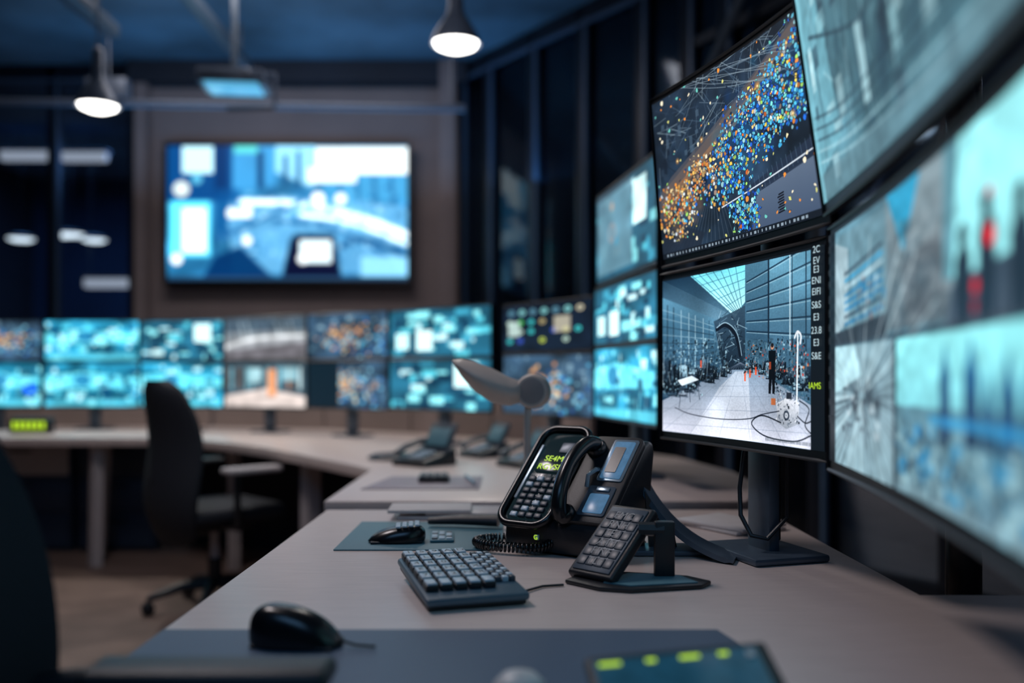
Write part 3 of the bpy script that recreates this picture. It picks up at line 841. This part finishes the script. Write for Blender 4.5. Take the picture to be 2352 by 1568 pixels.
rows = [((-3.58, 5.8), (-2.985, 5.8), .882, 1.170, 1.435, 'map', 'cam'),
        ((-2.966, 5.8), (-2.364, 5.8), .882, 1.170, 1.435, 'cam', 'cam'),
        ((-2.356, 5.8), (-1.785, 5.65), .884, 1.170, 1.432, 'tiles', 'cam'),
        ((-1.765, 5.62), (-1.205, 5.37), .886, 1.170, 1.440, 'office', 'warm'),
        ((-1.190, 5.33), (-.675, 4.97), .896, 1.170, 1.440, 'map', 'map'),
        ((-.648, 4.85), (-.096, 4.35), .908, 1.170, 1.428, 'tiles', 'tiles'),
        ((-.040, 4.15), (.322, 3.62), .915, 1.180, 1.400, 'apps', 'map'),
        ((.318, 3.50), (.438, 2.75), .930, 1.190, 1.410, 'tiles', 'cam')]
for i, (a, c, z0, zm, z1, k1, k2) in enumerate(rows):
    up = cv_small(k1, i * 3 + 1); lo = cv_small(k2, i * 3 + 2)
    if i == 4: lo.rect(0, 0, .40, 1, (10, 30, 42))
    if i == 0: lo.disc(.88, .6, .12, (30, 100, 250))
    st = 1.6 if k1 in ('tiles', 'cam') else 1.4
    display('display_panel', a, c, zm + .006, z1, up, st=st, bez=(.006, .006), thick=.04)
    display('display_panel', a, c, z0, zm - .002, lo, st=1.6 if k2 in ('tiles', 'cam') else 1.4, bez=(.006, .006), thick=.04, stand=DZ)
cu = cv_small('tiles', 41)
cu.rect(.03, .06, .64, .94, (92, 132, 148), .92); cu.rect(.0, .0, .62, .06, (40, 60, 72)); cu.noise(8, 6, .2, 3); cu.disc(.3, .5, .11, (190, 130, 110), .5); cu.disc(.3, .5, .08, (92, 132, 148), .9); cu.disc(.3, .2, .05, (220, 160, 120), .6); cu.disc(.38, .62, .05, (40, 150, 190), .6)
display('display_panel', (.325, 3.50), (.438, 2.75), 1.425, 1.765, cu, st=1.25, thick=.04)

e_tv, _, _, _ = display('television', (-2.99, 7.86), (-.87, 7.86), 1.865, 3.085, cv_tv(240, 140), st=1.75, bez=(.03, .03), thick=.06)
b = B(m_black); b.box((0, .08, .6), (.8, .10, .5)); b.obj('bracket', e_tv)

# ------------------------------------------------------------------ desks
def leg(b, x, y, x2=None, y2=None, w=.06, mi=1):
    x2 = x if x2 is None else x2; y2 = y if y2 is None else y2
    b.tube([(x2, y2, 0), (x, y, DZ - .03)], w / 2 * 1.2, 4, mi)
b = B(m_desk, m_edge)
b.prism([(-.48, -.6), (-.48, 2.37), (.65, 2.37), (.65, 1.455), (1.25, 1.45), (1.25, -.6)], DZ - .032, DZ, 0, bev=.003)
for x, y in ((-.38, -.4), (-.38, 2.25), (.55, 2.25), (1.15, -.4)): leg(b, x, y)
b.obj('desk')
front = [(-4.2, 5.07), (-2.04, 5.07), (-1.85, 5.02), (-1.68, 4.90), (-1.42, 4.66), (-1.2, 4.4), (-.96, 4.06), (-.74, 3.73), (-.60, 3.52), (-.52, 3.38), (-.52, 2.53), (.65, 2.53)]
back = [(.78, 2.9), (.8, 3.3), (.7, 3.9), (.4, 4.5), (-.1, 5.1), (-.6, 5.55), (-1.2, 5.95), (-2, 6.2), (-4.2, 6.25)]
b = B(m_desk, m_edge)
b.prism(front + back, DZ - .045, DZ, 0, bev=.003)
leg(b, -2.36, 5.2, -2.37, 5.2, .07); leg(b, -2.42, 5.45, -2.46, 5.45, .06); leg(b, -.93, 4.22, -.93, 4.22, .08)
leg(b, -.42, 2.65); leg(b, .5, 2.65); leg(b, -4.0, 5.3); leg(b, -1.55, 5.1)
b.obj('desk')
b = B(m_wall)
for p, q in zip([(-4.2, 6.2), (-2, 6.15), (-1.2, 5.9), (-.6, 5.5), (-.1, 5.05)], [(-2, 6.15), (-1.2, 5.9), (-.6, 5.5), (-.1, 5.05), (.4, 4.45)]):
    p = Vector((*p, 0)); q = Vector((*q, 0)); d = q - p; L = d.length; d.normalize()
    b.box((L / 2, 0, .895), (L * .98, .03, .31), 0, frame(p, d, (-d.y, d.x, 0), (0, 0, 1)), bev=.004)
b.obj('desk_screen_panel', smooth=0)
def cabinet(x0, x1, y, mtop):
    b = B(m_cab, m_frame, mtop)
    b.box(((x0 + x1) / 2, y + .25, .34), (x1 - x0, .5, .66), 0, bev=.005)
    b.box(((x0 + x1) / 2, y - .008, .56), (x1 - x0 - .03, .016, .18), 2, bev=.004)
    for i in range(2): b.box(((x0 + x1) / 2, y - .008, .13 + i * .215), (x1 - x0 - .03, .016, .195), 0, bev=.004)
    for z in (.56, .13, .345): b.box(((x0 + x1) / 2, y - .02, z + .06), (.16, .012, .014), 1, bev=.003)
    b.obj('drawer_cabinet')
cabinet(-3.35, -2.72, 5.65, m_edge); cabinet(-2.68, -2.2, 5.65, m_cab); cabinet(-4.05, -3.4, 5.65, m_cab)
b = B(m_walldark)
for p, q in zip([(-2.1, 5.95), (-1.2, 5.6), (-.5, 5.0), (.0, 4.3), (.45, 3.6)], [(-1.2, 5.6), (-.5, 5.0), (.0, 4.3), (.45, 3.6), (.6, 2.6)]):
    p = Vector((*p, 0)); q = Vector((*q, 0)); d = q - p; L = d.length; d.normalize()
    b.box((L / 2, 0, .34), (L, .02, .68), 0, frame(p, d, (-d.y, d.x, 0), (0, 0, 1)))
b.obj('modesty_panel', smooth=0)

# ------------------------------------------------------------------ chairs
def backpanel(b, w, z0, z1, x0, lean, M, mi, th=.05):
    def fn(u, v):
        t = abs(2 * v - 1)
        k = (1 - t ** 5) ** (1 / 2.6) if t < 1 else 0
        k = .30 + .70 * k
        y = (u - .5) * 2
        ww = w * k * (.86 + .14 * math.sin(v * math.pi * .9 + .3))
        x = x0 - lean * v + .05 * y * y + .03 * math.sin(v * 2 * math.pi + 3.6)
        z = z0 + (z1 - z0) * v
        return (x, y * ww, z - .03 * (1 - k) * (1 if v < .5 else -1))
    b.panel(fn, lambda u, v: Vector((-th * (.3 + .7 * math.sin(math.pi * u) ** .5 * math.sin(math.pi * max(.02, min(.98, v))) ** .5), 0, 0)), 20, 30, mi, M)

def chair_base(b, M):
    b.tube([(0, 0, .12), (0, 0, .24)], .032, 16, 1, M); b.tube([(0, 0, .22), (0, 0, .40)], .02, 16, 2, M)
    for k in range(5):
        a = k * 2 * math.pi / 5 + .3
        c, s = math.cos(a), math.sin(a)
        b.tube([(0, 0, .125), (.15 * c, .15 * s, .115), (.29 * c, .29 * s, .075)], [.03, .024, .016], 8, 1, M)
        for o in (-.014, .014):
            Mc = M @ Matrix.Translation((.29 * c - s * o, .29 * s + c * o, .03)) @ Matrix.Rotation(a, 4, 'Z') @ Matrix.Rotation(math.pi / 2, 4, 'X')
            b.lathe([(0, -.009), (.024, -.009), (.029, -.005), (.029, .005), (.024, .009), (0, .009)], 18, 1, Mc)
        b.tube([(.29 * c, .29 * s, .03), (.29 * c, .29 * s, .08)], .008, 8, 1, M)

b = B(m_fabric, m_black, m_edge)
M = yaw((-1.385, 4.26, 0), 44)
backpanel(b, .250, .34, 1.045, -.20, .08, M, 0, .06)
b.tube([(-.05, 0, .36), (-.22, 0, .38), (-.275, 0, .46), (-.285, 0, .62)], .025, 10, 1, M, .6)
b.box((.02, 0, .46), (.46, .47, .075), 0, M, bev=.034, seg=4)
b.box((.0, 0, .40), (.26, .26, .04), 1, M, bev=.01)
chair_base(b, M)
for sg in (-1, 1):
    b.tube([(-.02, sg * .14, .40), (-.02, sg * .27, .41), (-.03, sg * .28, .47), (-.03, sg * .28, .65)], .016, 10, 1, M)
    b.box((.04, sg * .28, .665), (.27, .085, .03), 2 if sg < 0 else 1, M, bev=.013, seg=3)
b.obj('office_chair')

b = B(m_fabric, m_black, m_dgrey)
M = yaw((-.365, .735, 0), 0)
backpanel(b, .258, .40, 1.13, -.120, .140, M, 0, .06)
b.box((.02, 0, .46), (.46, .47, .075), 0, M, bev=.034, seg=4)
b.box((.0, 0, .40), (.26, .26, .04), 1, M, bev=.01)
b.tube([(-.05, 0, .36), (-.20, 0, .38), (-.25, 0, .46), (-.26, 0, .62)], .025, 10, 1, M, .6)
chair_base(b, M)
for sg in (-1, 1):
    b.tube([(-.20, sg * .20, .66), (-.17, sg * .235, .72), (-.14, sg * .235, .76), (-.06, sg * .235, .768)], .014, 10, 1, M)
    b.box((.045, sg * .235, .772), (.26, .07, .024), 1, M, bev=.011, seg=3)
b.obj('office_chair')

# ------------------------------------------------------------------ desk-top objects
def slab(name, poly, z, t, m, bev=.001):
    b = B(m); b.prism(poly, z, z + t, 0, bev=bev); return b.obj(name)
slab('desk_mat', [(-.475, .55), (-.475, 1.246), (.28, 1.246), (.302, 1.14), (.302, .55)], DZ + .0003, .003, m_mat)
slab('desk_mat', [(-.355, 1.815), (-.355, 2.16), (-.02, 2.16), (-.02, 1.815)], DZ + .0003, .003, m_matteal)
slab('desk_mat', [(-.46, 2.78), (-.41, 3.12), (-.10, 3.12), (-.10, 2.78)], DZ + .0003, .003, mat('lilac_mat', (150, 140, 150), .5))

def mouse(b, M, L=.115, W=.062, H=.042, mi=0, tail=True):
    nu, nv = 40, 16
    vs = []; fs = []
    for j in range(nv + 1):
        ph = j / nv * math.pi / 2
        for i in range(nu):
            a = 2 * math.pi * i / nu
            ca, sa = math.cos(a), math.sin(a)
            ex = .78
            x = math.copysign(abs(ca) ** ex, ca) * math.cos(ph) ** .55 * L / 2
            y = math.copysign(abs(sa) ** ex, sa) * math.cos(ph) ** .55 * W / 2 * (1 - .12 * ca)
            z = math.sin(ph) * H * (1 - .32 * (x / (L / 2)) ** 1 * (1 if x > 0 else .5))
            vs.append((x - .01 * math.sin(ph), y, z + .003))
    for j in range(nv):
        for i in range(nu):
            i2 = (i + 1) % nu
            fs.append([j * nu + i, j * nu + i2, (j + 1) * nu + i2, (j + 1) * nu + i])
    fs.append(list(range(nu))[::-1]); fs.append([nv * nu + i for i in range(nu)])
    b.add(vs, fs, mi, M)
    b.box((0, 0, .0025), (L * .9, W * .85, .005), 1, M, bev=.002)
    if tail: b.tube([(L / 2 - .004, 0, .008), (L / 2 + .02, -.005, .004), (L / 2 + .045, -.004, .003)], .002, 6, 1, M)
b = B(m_black2, m_black)
mouse(b, yaw((-.276, 1.175, DZ + .0035), -8), .120, .066, .046)
b.obj('computer_mouse', smooth=60)

# keypad keyboard
b = B(m_kb, m_key, m_keyd, m_black)
Mk = yaw((-.085, 1.480, DZ + .0075), 17) @ Matrix.Rotation(math.radians(3.2), 4, 'X')
b.box((0, 0, .014), (.160, .250, .013), 0, Mk, bev=.005)
b.box((0, .0, .005), (.154, .236, .010), 3, Mk, bev=.004)
for r in range(6):
    for c in range(5):
        x = -.064 + c * .0225; y = -.075 + r * .036
        b.box((x, y, .025), (.0195, .031, .010), 3, Mk, bev=.002)
        b.box((x, y, .0315), (.0165, .0265, .004), 1, Mk, bev=.0015)
for r in range(11):
    for c in range(3):
        b.box((.048 + c * .0115, -.055 + r * .0155, .024), (.0098, .0125, .009), 1 if (r + c) % 2 else 2, Mk, bev=.0015)
o_kb = b.obj('keyboard')
kg = ['7', 'E', '4', 'K', '1', 'F', 'T', '8', 'L', '5', '2', 'H', '0', 'V', '9', 'N', '6', '3', 'M', 'A', 'R', 'X', '+', 'B', 'D']
for i in range(25):
    r, c = i % 5, i // 5
    t = text(kg[i], Mk @ Matrix.Translation((-.064 + c * .0225, -.039 + r * .036, .0338)), .019, m_black, None, 'key_legend')
    t.parent = o_kb
b = B(m_black)
b.tube([(-.010, 1.42, DZ + .010), (.01, 1.45, DZ + .004), (.05, 1.50, DZ + .003), (.085, 1.51, DZ + .003)], .0022, 8)
cab_o = b.obj('cable'); cab_o.parent = o_kb

# ---- big console telephone
Mp = Matrix.Translation((.140, 1.845, DZ + .0005)) @ Matrix.Rotation(math.radians(-36), 4, 'Z') @ Matrix.Scale(.935, 4)
b = B(m_black, m_black2, m_silver, m_bluepanel, m_lcd, m_keyd, m_key, m_dgrey)
Mprof = Mp @ frame((-.125, 0, 0), (0, 1, 0), (0, 0, 1), (1, 0, 0))
prof = [(-.105, .004), (-.112, .03), (-.108, .062), (-.095, .078), (.055, .222), (.075, .232), (.094, .226), (.100, .205), (.085, .12), (.06, .05), (.06, .004)]
b.prism(prof, 0, .25, 0, Mprof, bev=.008, seg=3)
b.prism([(-.09, .0), (-.09, .012), (.10, .012), (.10, .0)], .02, .23, 1, Mprof, bev=.003)
A = Vector((0, -.095, .078)); Bt = Vector((0, .055, .222))
sl = (Bt - A); SL = sl.length; sl.normalize(); fn_ = Vector((1, 0, 0)).cross(sl)
Mf = Mp @ frame(A, (1, 0, 0), sl, fn_)
def rr(x0, y0, x1, y1, r, n=5):
    pts = []
    for cx, cy, a0 in ((x1 - r, y1 - r, 0), (x0 + r, y1 - r, 90), (x0 + r, y0 + r, 180), (x1 - r, y0 + r, 270)):
        for k in range(n + 1):
            a = math.radians(a0 + 90 * k / n)
            pts.append((cx + r * math.cos(a), cy + r * math.sin(a)))
    return pts
loop = [(x, y, .010) for x, y in rr(-.135, -.035, -.010, SL + .03, .035, 8)]
b.tube(loop + [loop[0], loop[1]], .0085, 10, 1, Mf)
b.prism(rr(-.132, -.03, -.012, SL + .026, .03), -.006, .006, 1, Mf, bev=.002)
b.prism(rr(-.122, -.025, -.022, SL + .016, .018), .004, .009, 4, Mf, bev=.001)
b.prism(rr(-.108, .108, -.028, .158, .006), .008, .013, 4, Mf, bev=.001)
b.prism(rr(-.121, .03, -.114, .185, .003), .008, .014, 2, Mf, bev=.001)
b.prism(rr(-.070, .166, -.026, .196, .004), .008, .012, 7, Mf, bev=.001)
for r in range(7):
    for c in range(4):
        b.box((-.099 + c * .0205, -.012 + r * .0165, .012), (.0165, .0118, .008), 5 if (r * 4 + c) % 5 else 6, Mf, bev=.002)
b.prism(rr(.0, -.012, .125, SL + .014, .018), -.004, .010, 0, Mf, bev=.002)
b.prism(rr(.056, .096, .116, SL + .004, .006), .009, .0125, 2, Mf, bev=.001)
b.prism(rr(.062, .102, .110, SL - .003, .004), .0115, .0140, 3, Mf, bev=.0005)
b.prism(rr(.068, .118, .094, SL - .02, .003), .013, .0155, 1, Mf)
b.prism(rr(.048, .004, .112, .082, .006), .009, .0125, 7, Mf, bev=.001)
b.prism(rr(.060, .010, .106, .060, .004), .0115, .0140, 3, Mf, bev=.0005)
b.box((.085, .072, .014), (.03, .010, .003), 2, Mf, bev=.001)
hp = [(.022, -.010, .018), (.019, .002, .036), (.017, .035, .054), (.015, .085, .062), (.015, .135, .056), (.018, .172, .040), (.022, .186, .020)]
def smoothpath(c, n):
    c = [Vector(p) for p in c]; m = len(c) - 1; o = []
    for k in range(n + 1):
        x = k / n * m; i = min(int(x), m - 1); f = x - i
        p0 = c[max(i - 1, 0)]; p1 = c[i]; p2 = c[i + 1]; p3 = c[min(i + 2, m)]
        o.append(.5 * ((2 * p1) + (-p0 + p2) * f + (2 * p0 - 5 * p1 + 4 * p2 - p3) * f * f + (-p0 + 3 * p1 - 3 * p2 + p3) * f ** 3))
    return o
hs = smoothpath(hp, 30)
b.tube(hs, [.0135 + .0035 * abs(math.cos(math.pi * k / 30)) for k in range(31)], 16, 1, Mf)
b.tube([(p.x - .012, p.y, p.z + .007) for p in hs[4:-3]], .0028, 8, 2, Mf)
for y in (.0, .180):
    Me = Mf @ Matrix.Translation((.024, y, .010))
    b.lathe([(0, .016), (.018, .016), (.023, .010), (.023, 0), (0, 0)], 24, 1, Me)
b.tube([(.05, .125, .012), (.058, .11, .03), (.05, .09, .034), (.045, .075, .015)], .005, 8, 2, Mf)
b.box((-.04, -.112, .035), (.012, .006, .012), 6, Mp, bev=.002)
path = smoothpath([(.235, 1.87, .910), (.258, 1.855, .885), (.278, 1.835, .846), (.302, 1.815, .812), (.330, 1.79, .784), (.360, 1.765, .764), (.395, 1.735, .750), (.420, 1.715, .7455)], 24)
vs = []; fs = []
wd = Vector((.35, .94, 0)).normalized(); npth = len(path)
for i, p in enumerate(path):
    d = (path[min(i + 1, npth - 1)] - path[max(i - 1, 0)]).normalized(); nn = d.cross(wd).normalized()
    if nn.z < 0: nn = -nn
    w = .028 + .014 * i / npth; th = .005 if i < npth - 2 else .002
    vs += [p - wd * w - nn * th, p + wd * w - nn * th, p + wd * w + nn * th, p - wd * w + nn * th]
for i in range(npth - 1):
    for k in range(4):
        k2 = (k + 1) % 4
        fs.append([i * 4 + k, i * 4 + k2, i * 4 + 4 + k2, i * 4 + 4 + k])
fs += [[0, 1, 2, 3], [npth * 4 - 4, npth * 4 - 3, npth * 4 - 2, npth * 4 - 1]]
b.add(vs, fs, 7)
b.box((.310, 1.80, DZ + .0062), (.15, .09, .010), 7, None, .003)
b.prism([(.27, DZ + .01), (.325, DZ + .01), (.32, DZ + .035), (.285, DZ + .085), (.262, DZ + .12)], -1.81, -1.80, 0, Matrix(((1, 0, 0, 0), (0, 0, -1, 0), (0, 1, 0, 0), (0, 0, 0, 1))))
o_ph = b.obj('desk_telephone')
for s, x, y, sz in (('SE4M:', -.068, .145, .022), ('RGVSN', -.068, .121, .022)):
    t = text(s, Mf @ Matrix.Translation((x, y, .0138)), sz, m_green, None); t.parent = o_ph
for i, s in enumerate(['E4', 'CE', '8E', 'SR', 'AE', '4E']):
    t = text(s, Mf @ Matrix.Translation((-.106 + i * .014, .100, .0100)), .009, m_glyphdim, None); t.parent = o_ph
t = text('G', Mp @ frame((-.04, -.1165, .035), (1, 0, 0), (0, 0, 1), (0, -1, 0)), .014, m_green, None); t.parent = o_ph

b = B(m_black2)
pts = []
ctrl = [(.085, 1.775, .772), (.055, 1.765, .756), (.0, 1.775, .7545), (-.05, 1.80, .7545), (-.07, 1.84, .7555), (-.035, 1.875, .7555), (.02, 1.88, .7545)]
N = 900; turns = 42; cc = smoothpath(ctrl, N)
for i in range(N):
    p = cc[i]; q = (cc[min(N, i + 1)] - cc[max(0, i - 1)]).normalized()
    a = turns * 2 * math.pi * i / N; up = Vector((0, 0, 1)); sd = q.cross(up).normalized()
    pts.append(p + up * math.sin(a) * .0085 + sd * math.cos(a) * .0085)
b.tube(pts, .0022, 6)
o = b.obj('coiled_cord', smooth=60); o.parent = o_ph

# ---- slanted keypad terminal in front
b = B(m_black, m_keyd, m_dgrey, m_glyphdim, m_matteal)
O = Vector((.098, 1.560, DZ + .012)); ex = Vector((.0736, -.076, .0)).normalized(); ey = Vector((.104, .050, .094)).normalized()
ey = (ey - ex * ey.dot(ex)).normalized(); ez = ex.cross(ey)
Mt = frame(O, ex, ey, ez)
b.box((.046, .078, -.004), (.098, .160, .020), 0, Mt, bev=.006, seg=3)
b.box((.046, .078, .007), (.080, .142, .003), 2, Mt, bev=.001)
for r in range(6):
    for c in range(4):
        b.box((.018 + c * .0186, .026 + r * .0205, .0085), (.0168, .0182, .004), 1, Mt, bev=.0012)
b.prism([(.088, 1.530), (.14, 1.475), (.19, 1.46), (.31, 1.49), (.332, 1.52), (.30, 1.56), (.2, 1.59), (.12, 1.585)], DZ + .0005, DZ + .008, 0, None, bev=.003)
b.prism([(.15, 1.50), (.19, 1.475), (.305, 1.50), (.285, 1.55), (.2, 1.57)], DZ + .008, DZ + .010, 4, None)
b.box((.258, 1.550, DZ + .052), (.034, .018, .100), 0, None, bev=.003)
b.tube([(.258, 1.550, DZ + .088), (.215, 1.555, DZ + .088)], .012, 8, 0)
o_t = b.obj('keypad_terminal')
for i, (s, y) in enumerate((('EMC', .132), ('RNH', .111), ('EE4', .091), ('A4M', .070), ('HNF', .050), ('TLE', .029))):
    t = text(s, Mt @ Matrix.Translation((.046, y - .003, .0108)), .021, m_glyphdim, None); t.parent = o_t

# ---- rounded mouse-like keyed device on teal mat + small pad + handset
b = B(m_black2, m_black, m_key)
Md = yaw((-.240, 1.900, DZ + .0038), 6)
mouse(b, Md @ Matrix.Rotation(math.pi, 4, 'Z'), .118, .072, .030, 0, False)
for r in range(3):
    for c in range(4):
        b.box((.004 + c * .013, -.020 + r * .02, .033 + c * .0012), (.010, .015, .004), 2, Md @ Matrix.Rotation(math.radians(0), 4, 'Y'), bev=.0012)
b.obj('computer_mouse', smooth=50)
b = B(m_matteal, m_keyd, m_key)
Mh = yaw((-.148, 1.935, DZ + .0038), 4)
b.box((0, 0, .003), (.05, .10, .005), 0, Mh, bev=.002)
for r in range(5):
    for c in range(3): b.box((-.015 + c * .015, -.036 + r * .018, .0065), (.012, .013, .003), 2 if (r + c) % 3 else 1, Mh, bev=.001)
b.obj('numeric_keypad')
b = B(m_black)
b.tube([(-.19, 2.09, DZ + .016), (-.13, 2.08, DZ + .020), (-.08, 2.07, DZ + .021), (-.03, 2.06, DZ + .021)], [.012, .016, .018, .02], 12, 0, None, .7)
b.obj('receiver_handset')
b = B(m_paper, m_edge)
for i, (r, x) in enumerate(((3, -.14), (-4, -.155), (6, -.13))):
    b.box((x, 2.265, DZ + .0045 + i * .008), (.20, .13, .0075), i % 2, yaw((0, 0, 0), r * .3), bev=.001)
b.obj('paper_stack')
b = B(m_paper)
b.box((0, 0, .004), (.15, .20, .006), 0, yaw((.50, 2.10, DZ + .0005), 30), bev=.001); b.box((0, 0, .011), (.15, .20, .006), 0, yaw((.50, 2.10, DZ + .0005), 36), bev=.001)
b.obj('paper_stack')

# ---- desk lamp (leaf-shaped head, round joint, stem)
b = B(m_white, m_whited)
lx, ly = .037, 2.22
b.lathe([(0, .0), (.05, .0), (.052, .006), (.045, .014), (.012, .018), (.0, .018)], 32, 0, Matrix.Translation((lx, ly, DZ + .0005)))
b.tube([(lx, ly, DZ + .01), (lx, ly, .98), (lx + .004, ly, 1.04)], .0085, 12, 0)
Mj = Matrix.Translation((lx + .015, ly - .006, 1.050)) @ Matrix.Rotation(math.radians(90), 4, 'X') @ Matrix.Rotation(math.radians(-14), 4, 'Y')
b.lathe([(0, -.020), (.036, -.020), (.042, -.012), (.042, .012), (.036, .020), (.012, .021), (0, .018)], 40, 0, Mj)
b.lathe([(.0, .0225), (.026, .0215), (.031, .0205)], 32, 1, Mj)
top = [(1.0, .022), (.8, .034), (.55, .056), (.3, .072), (.12, .078), (.0, .076)]
bot = [(1.0, -.026), (.8, -.036), (.55, -.028), (.3, .000), (.12, .036), (.0, .068)]
def itp(tab, t):
    for (a, va), (c, vc) in zip(tab[:-1], tab[1:]):
        if c <= t <= a:
            f = (t - c) / (a - c)
            return vc + (va - vc) * f
    return tab[-1][1]
def leaf(u, v):
    zt = itp(top, u); zb = itp(bot, u)
    return (lx - .180 + .170 * u, ly - .055 * math.sin(math.pi * v) * math.sin(math.pi * min(1, .08 + .92 * u)) ** .5 - .004, 1.05 + zb + (zt - zb) * v)
b.panel(leaf, lambda u, v: Vector((0, .012 + .05 * math.sin(math.pi * v) * math.sin(math.pi * min(1, .08 + .92 * u)) ** .5, 0)), 26, 14, 0)
b.obj('desk_lamp')

# ---- items on far desk
def small_phone(x, y, deg, s=1.0, name='desk_telephone'):
    b = B(m_black, m_keyd, m_matteal, m_key)
    M = yaw((x, y, DZ + .0005), deg) @ Matrix.Scale(s, 4)
    Mq = M @ frame((-.09, 0, 0), (0, 1, 0), (0, 0, 1), (1, 0, 0))
    b.prism([(-.09, 0), (-.09, .022), (.0, .04), (.085, .07), (.09, 0)], 0, .18, 0, Mq, bev=.006)
    b.prism([(.03, .05), (.045, .045), (.10, .155), (.085, .16)], .05, .18, 1, Mq, bev=.003)
    Ms_ = M @ frame((.025, .037, .064), (1, 0, 0), Vector((0, .055, .105)).normalized(), Vector((0, -.105, .055)).normalized())
    b.box((0, .045, .006), (.11, .075, .004), 2, Ms_, bev=.001)
    for r in range(4):
        for c in range(3): b.box((.0 + c * .024, -.07 + r * .022, .036 + r * .0055), (.018, .015, .008), 3, M, bev=.002)
    b.tube([(-.062, -.085, .045), (-.062, -.05, .066), (-.062, .03, .085), (-.062, .07, .085)], [.018, .014, .014, .019], 12, 1, M, .8)
    return b.obj(name)
small_phone(-.34, 3.55, -40, 1.0)
small_phone(-.12, 3.90, -55, .9)
small_phone(.05, 3.50, -55, .9)
small_phone(.16, 3.14, -55, .9)
b = B(m_black, m_keyd); M = yaw((-.255, 2.99, DZ + .0038), 4)
b.box((0, 0, .009), (.10, .12, .014), 0, M, bev=.003)
for r in range(5):
    for c in range(4): b.box((-.034 + c * .0225, -.045 + r * .0225, .019), (.018, .018, .007), 1, M, bev=.002)
b.obj('numeric_keypad')
b = B(m_silver); b.tube([(-.155, 3.07, DZ + .0098), (-.118, 2.86, DZ + .0098)], .006, 10); b.obj('pen')
b = B(m_black2); b.lathe([(0, 0), (.1, 0), (.11, .008), (.09, .02), (0, .028)], 30, 0, Matrix.Translation((-.49, 3.80, DZ + .0005))); b.obj('conference_speaker')
b = B(m_black, m_green)
b.box((-2.86, 5.45, DZ + .046), (.24, .08, .09), 0, bev=.01)
for i in range(6): b.box((-2.945 + i * .034, 5.407, DZ + .05), (.022, .004, .045), 1, bev=.002)
b.obj('digital_clock')

# ---- tablet & small white trackball near bottom
b = B(m_black, mat('tablet_display', (30, 70, 88), .2, var=.5, scale=40, emit=(30, 76, 98), es=.45), m_green, m_whitep)
ty = Vector((-.12, .85, .42)).normalized(); tx = Vector((.96, .16, .08)).normalized(); tx = (tx - ty * tx.dot(ty)).normalized()
Mt2 = frame((.175, .880, DZ + .036), tx, ty, tx.cross(ty))
b.box((0, 0, 0), (.19, .13, .014), 0, Mt2, bev=.005, seg=3)
b.box((-.004, 0, .0075), (.170, .112, .002), 1, Mt2, bev=.0008)
for i, (x, w) in enumerate(((-.072, .022), (-.03, .010), (.01, .020), (.045, .010))): b.box((x, .049, .009), (w, .004, .001), 2, Mt2)
b.box((.072, .045, .0095), (.008, .008, .001), 3, Mt2)
b.box((0, .045, -.022), (.12, .02, .04), 0, Mt2, bev=.004)
b.obj('tablet_computer')
b = B(m_whitep, m_silver); M = Matrix.Translation((.008, .985, DZ + .0038)); b.lathe([(0.026, 0), (.03, .004), (.028, .014), (.018, .024), (0, .028)], 28, 0, M); b.lathe([(.0, .0), (.032, .0), (.032, .003), (.026, .004)], 28, 1, M); b.obj('trackball')

# ------------------------------------------------------------------ lights
def area(name, loc, rot, size, energy, col):
    l = bpy.data.lights.new(name, 'AREA'); l.shape = 'RECTANGLE'; l.size = size[0]; l.size_y = size[1]; l.energy = energy; l.color = col
    o = bpy.data.objects.new(name, l); S.collection.objects.link(o); o.location = loc; o.rotation_euler = [math.radians(a) for a in rot]
    return o
area('added_fill_light', (-1.5, 2.6, 3.5), (0, -22, 0), (.5, 1.0), 34, (1.0, .90, .92))  # added area light, brightens the left part of the desk
area('added_fill_light', (-1.9, 6.0, 3.7), (15, 0, 0), (2.2, .6), 22, (1, .92, .92))  # added area light for the tone of the back wall
area('added_blue_uplight', (-1.2, 7.0, 2.6), (180, 0, 0), (4.5, .5), 16, (.15, .50, 1))  # added uplight, puts the blue glow on the ceiling
area('added_fill_light', (-4.0, 10.5, 3.6), (0, 0, 0), (4, 1), 45, (.25, .5, 1))  # added blue light for the glow behind the left glazing
area('added_fill_light', (1.8, 10.8, 3.6), (0, 0, 0), (3, 2), 170, (1, .86, .80))  # added warm light, brightens what shows through the right glazing
area('added_fill_light', (-.6, -.8, 3.2), (35, 0, 0), (1.5, 1), 12, (.25, .55, 1))  # added weak blue fill from behind the camera

w = bpy.data.worlds.new('World'); S.world = w; w.use_nodes = True
w.node_tree.nodes['Background'].inputs[0].default_value = (.02, .05, .10, 1)
w.node_tree.nodes['Background'].inputs[1].default_value = .3

# ------------------------------------------------------------------ camera
cd = bpy.data.cameras.new('camera'); cam = bpy.data.objects.new('camera', cd); S.collection.objects.link(cam)
cam.location = (0, 0, 1.09); cam.rotation_euler = (math.pi / 2, 0, 0)
cd.sensor_width = 36; cd.lens = 2100 / 2352 * 36; cd.shift_y = 76 / 2352
cd.clip_start = .02
cd.dof.use_dof = True; cd.dof.focus_distance = 1.68; cd.dof.aperture_fstop = 1.3; cd.dof.aperture_blades = 0
S.camera = cam
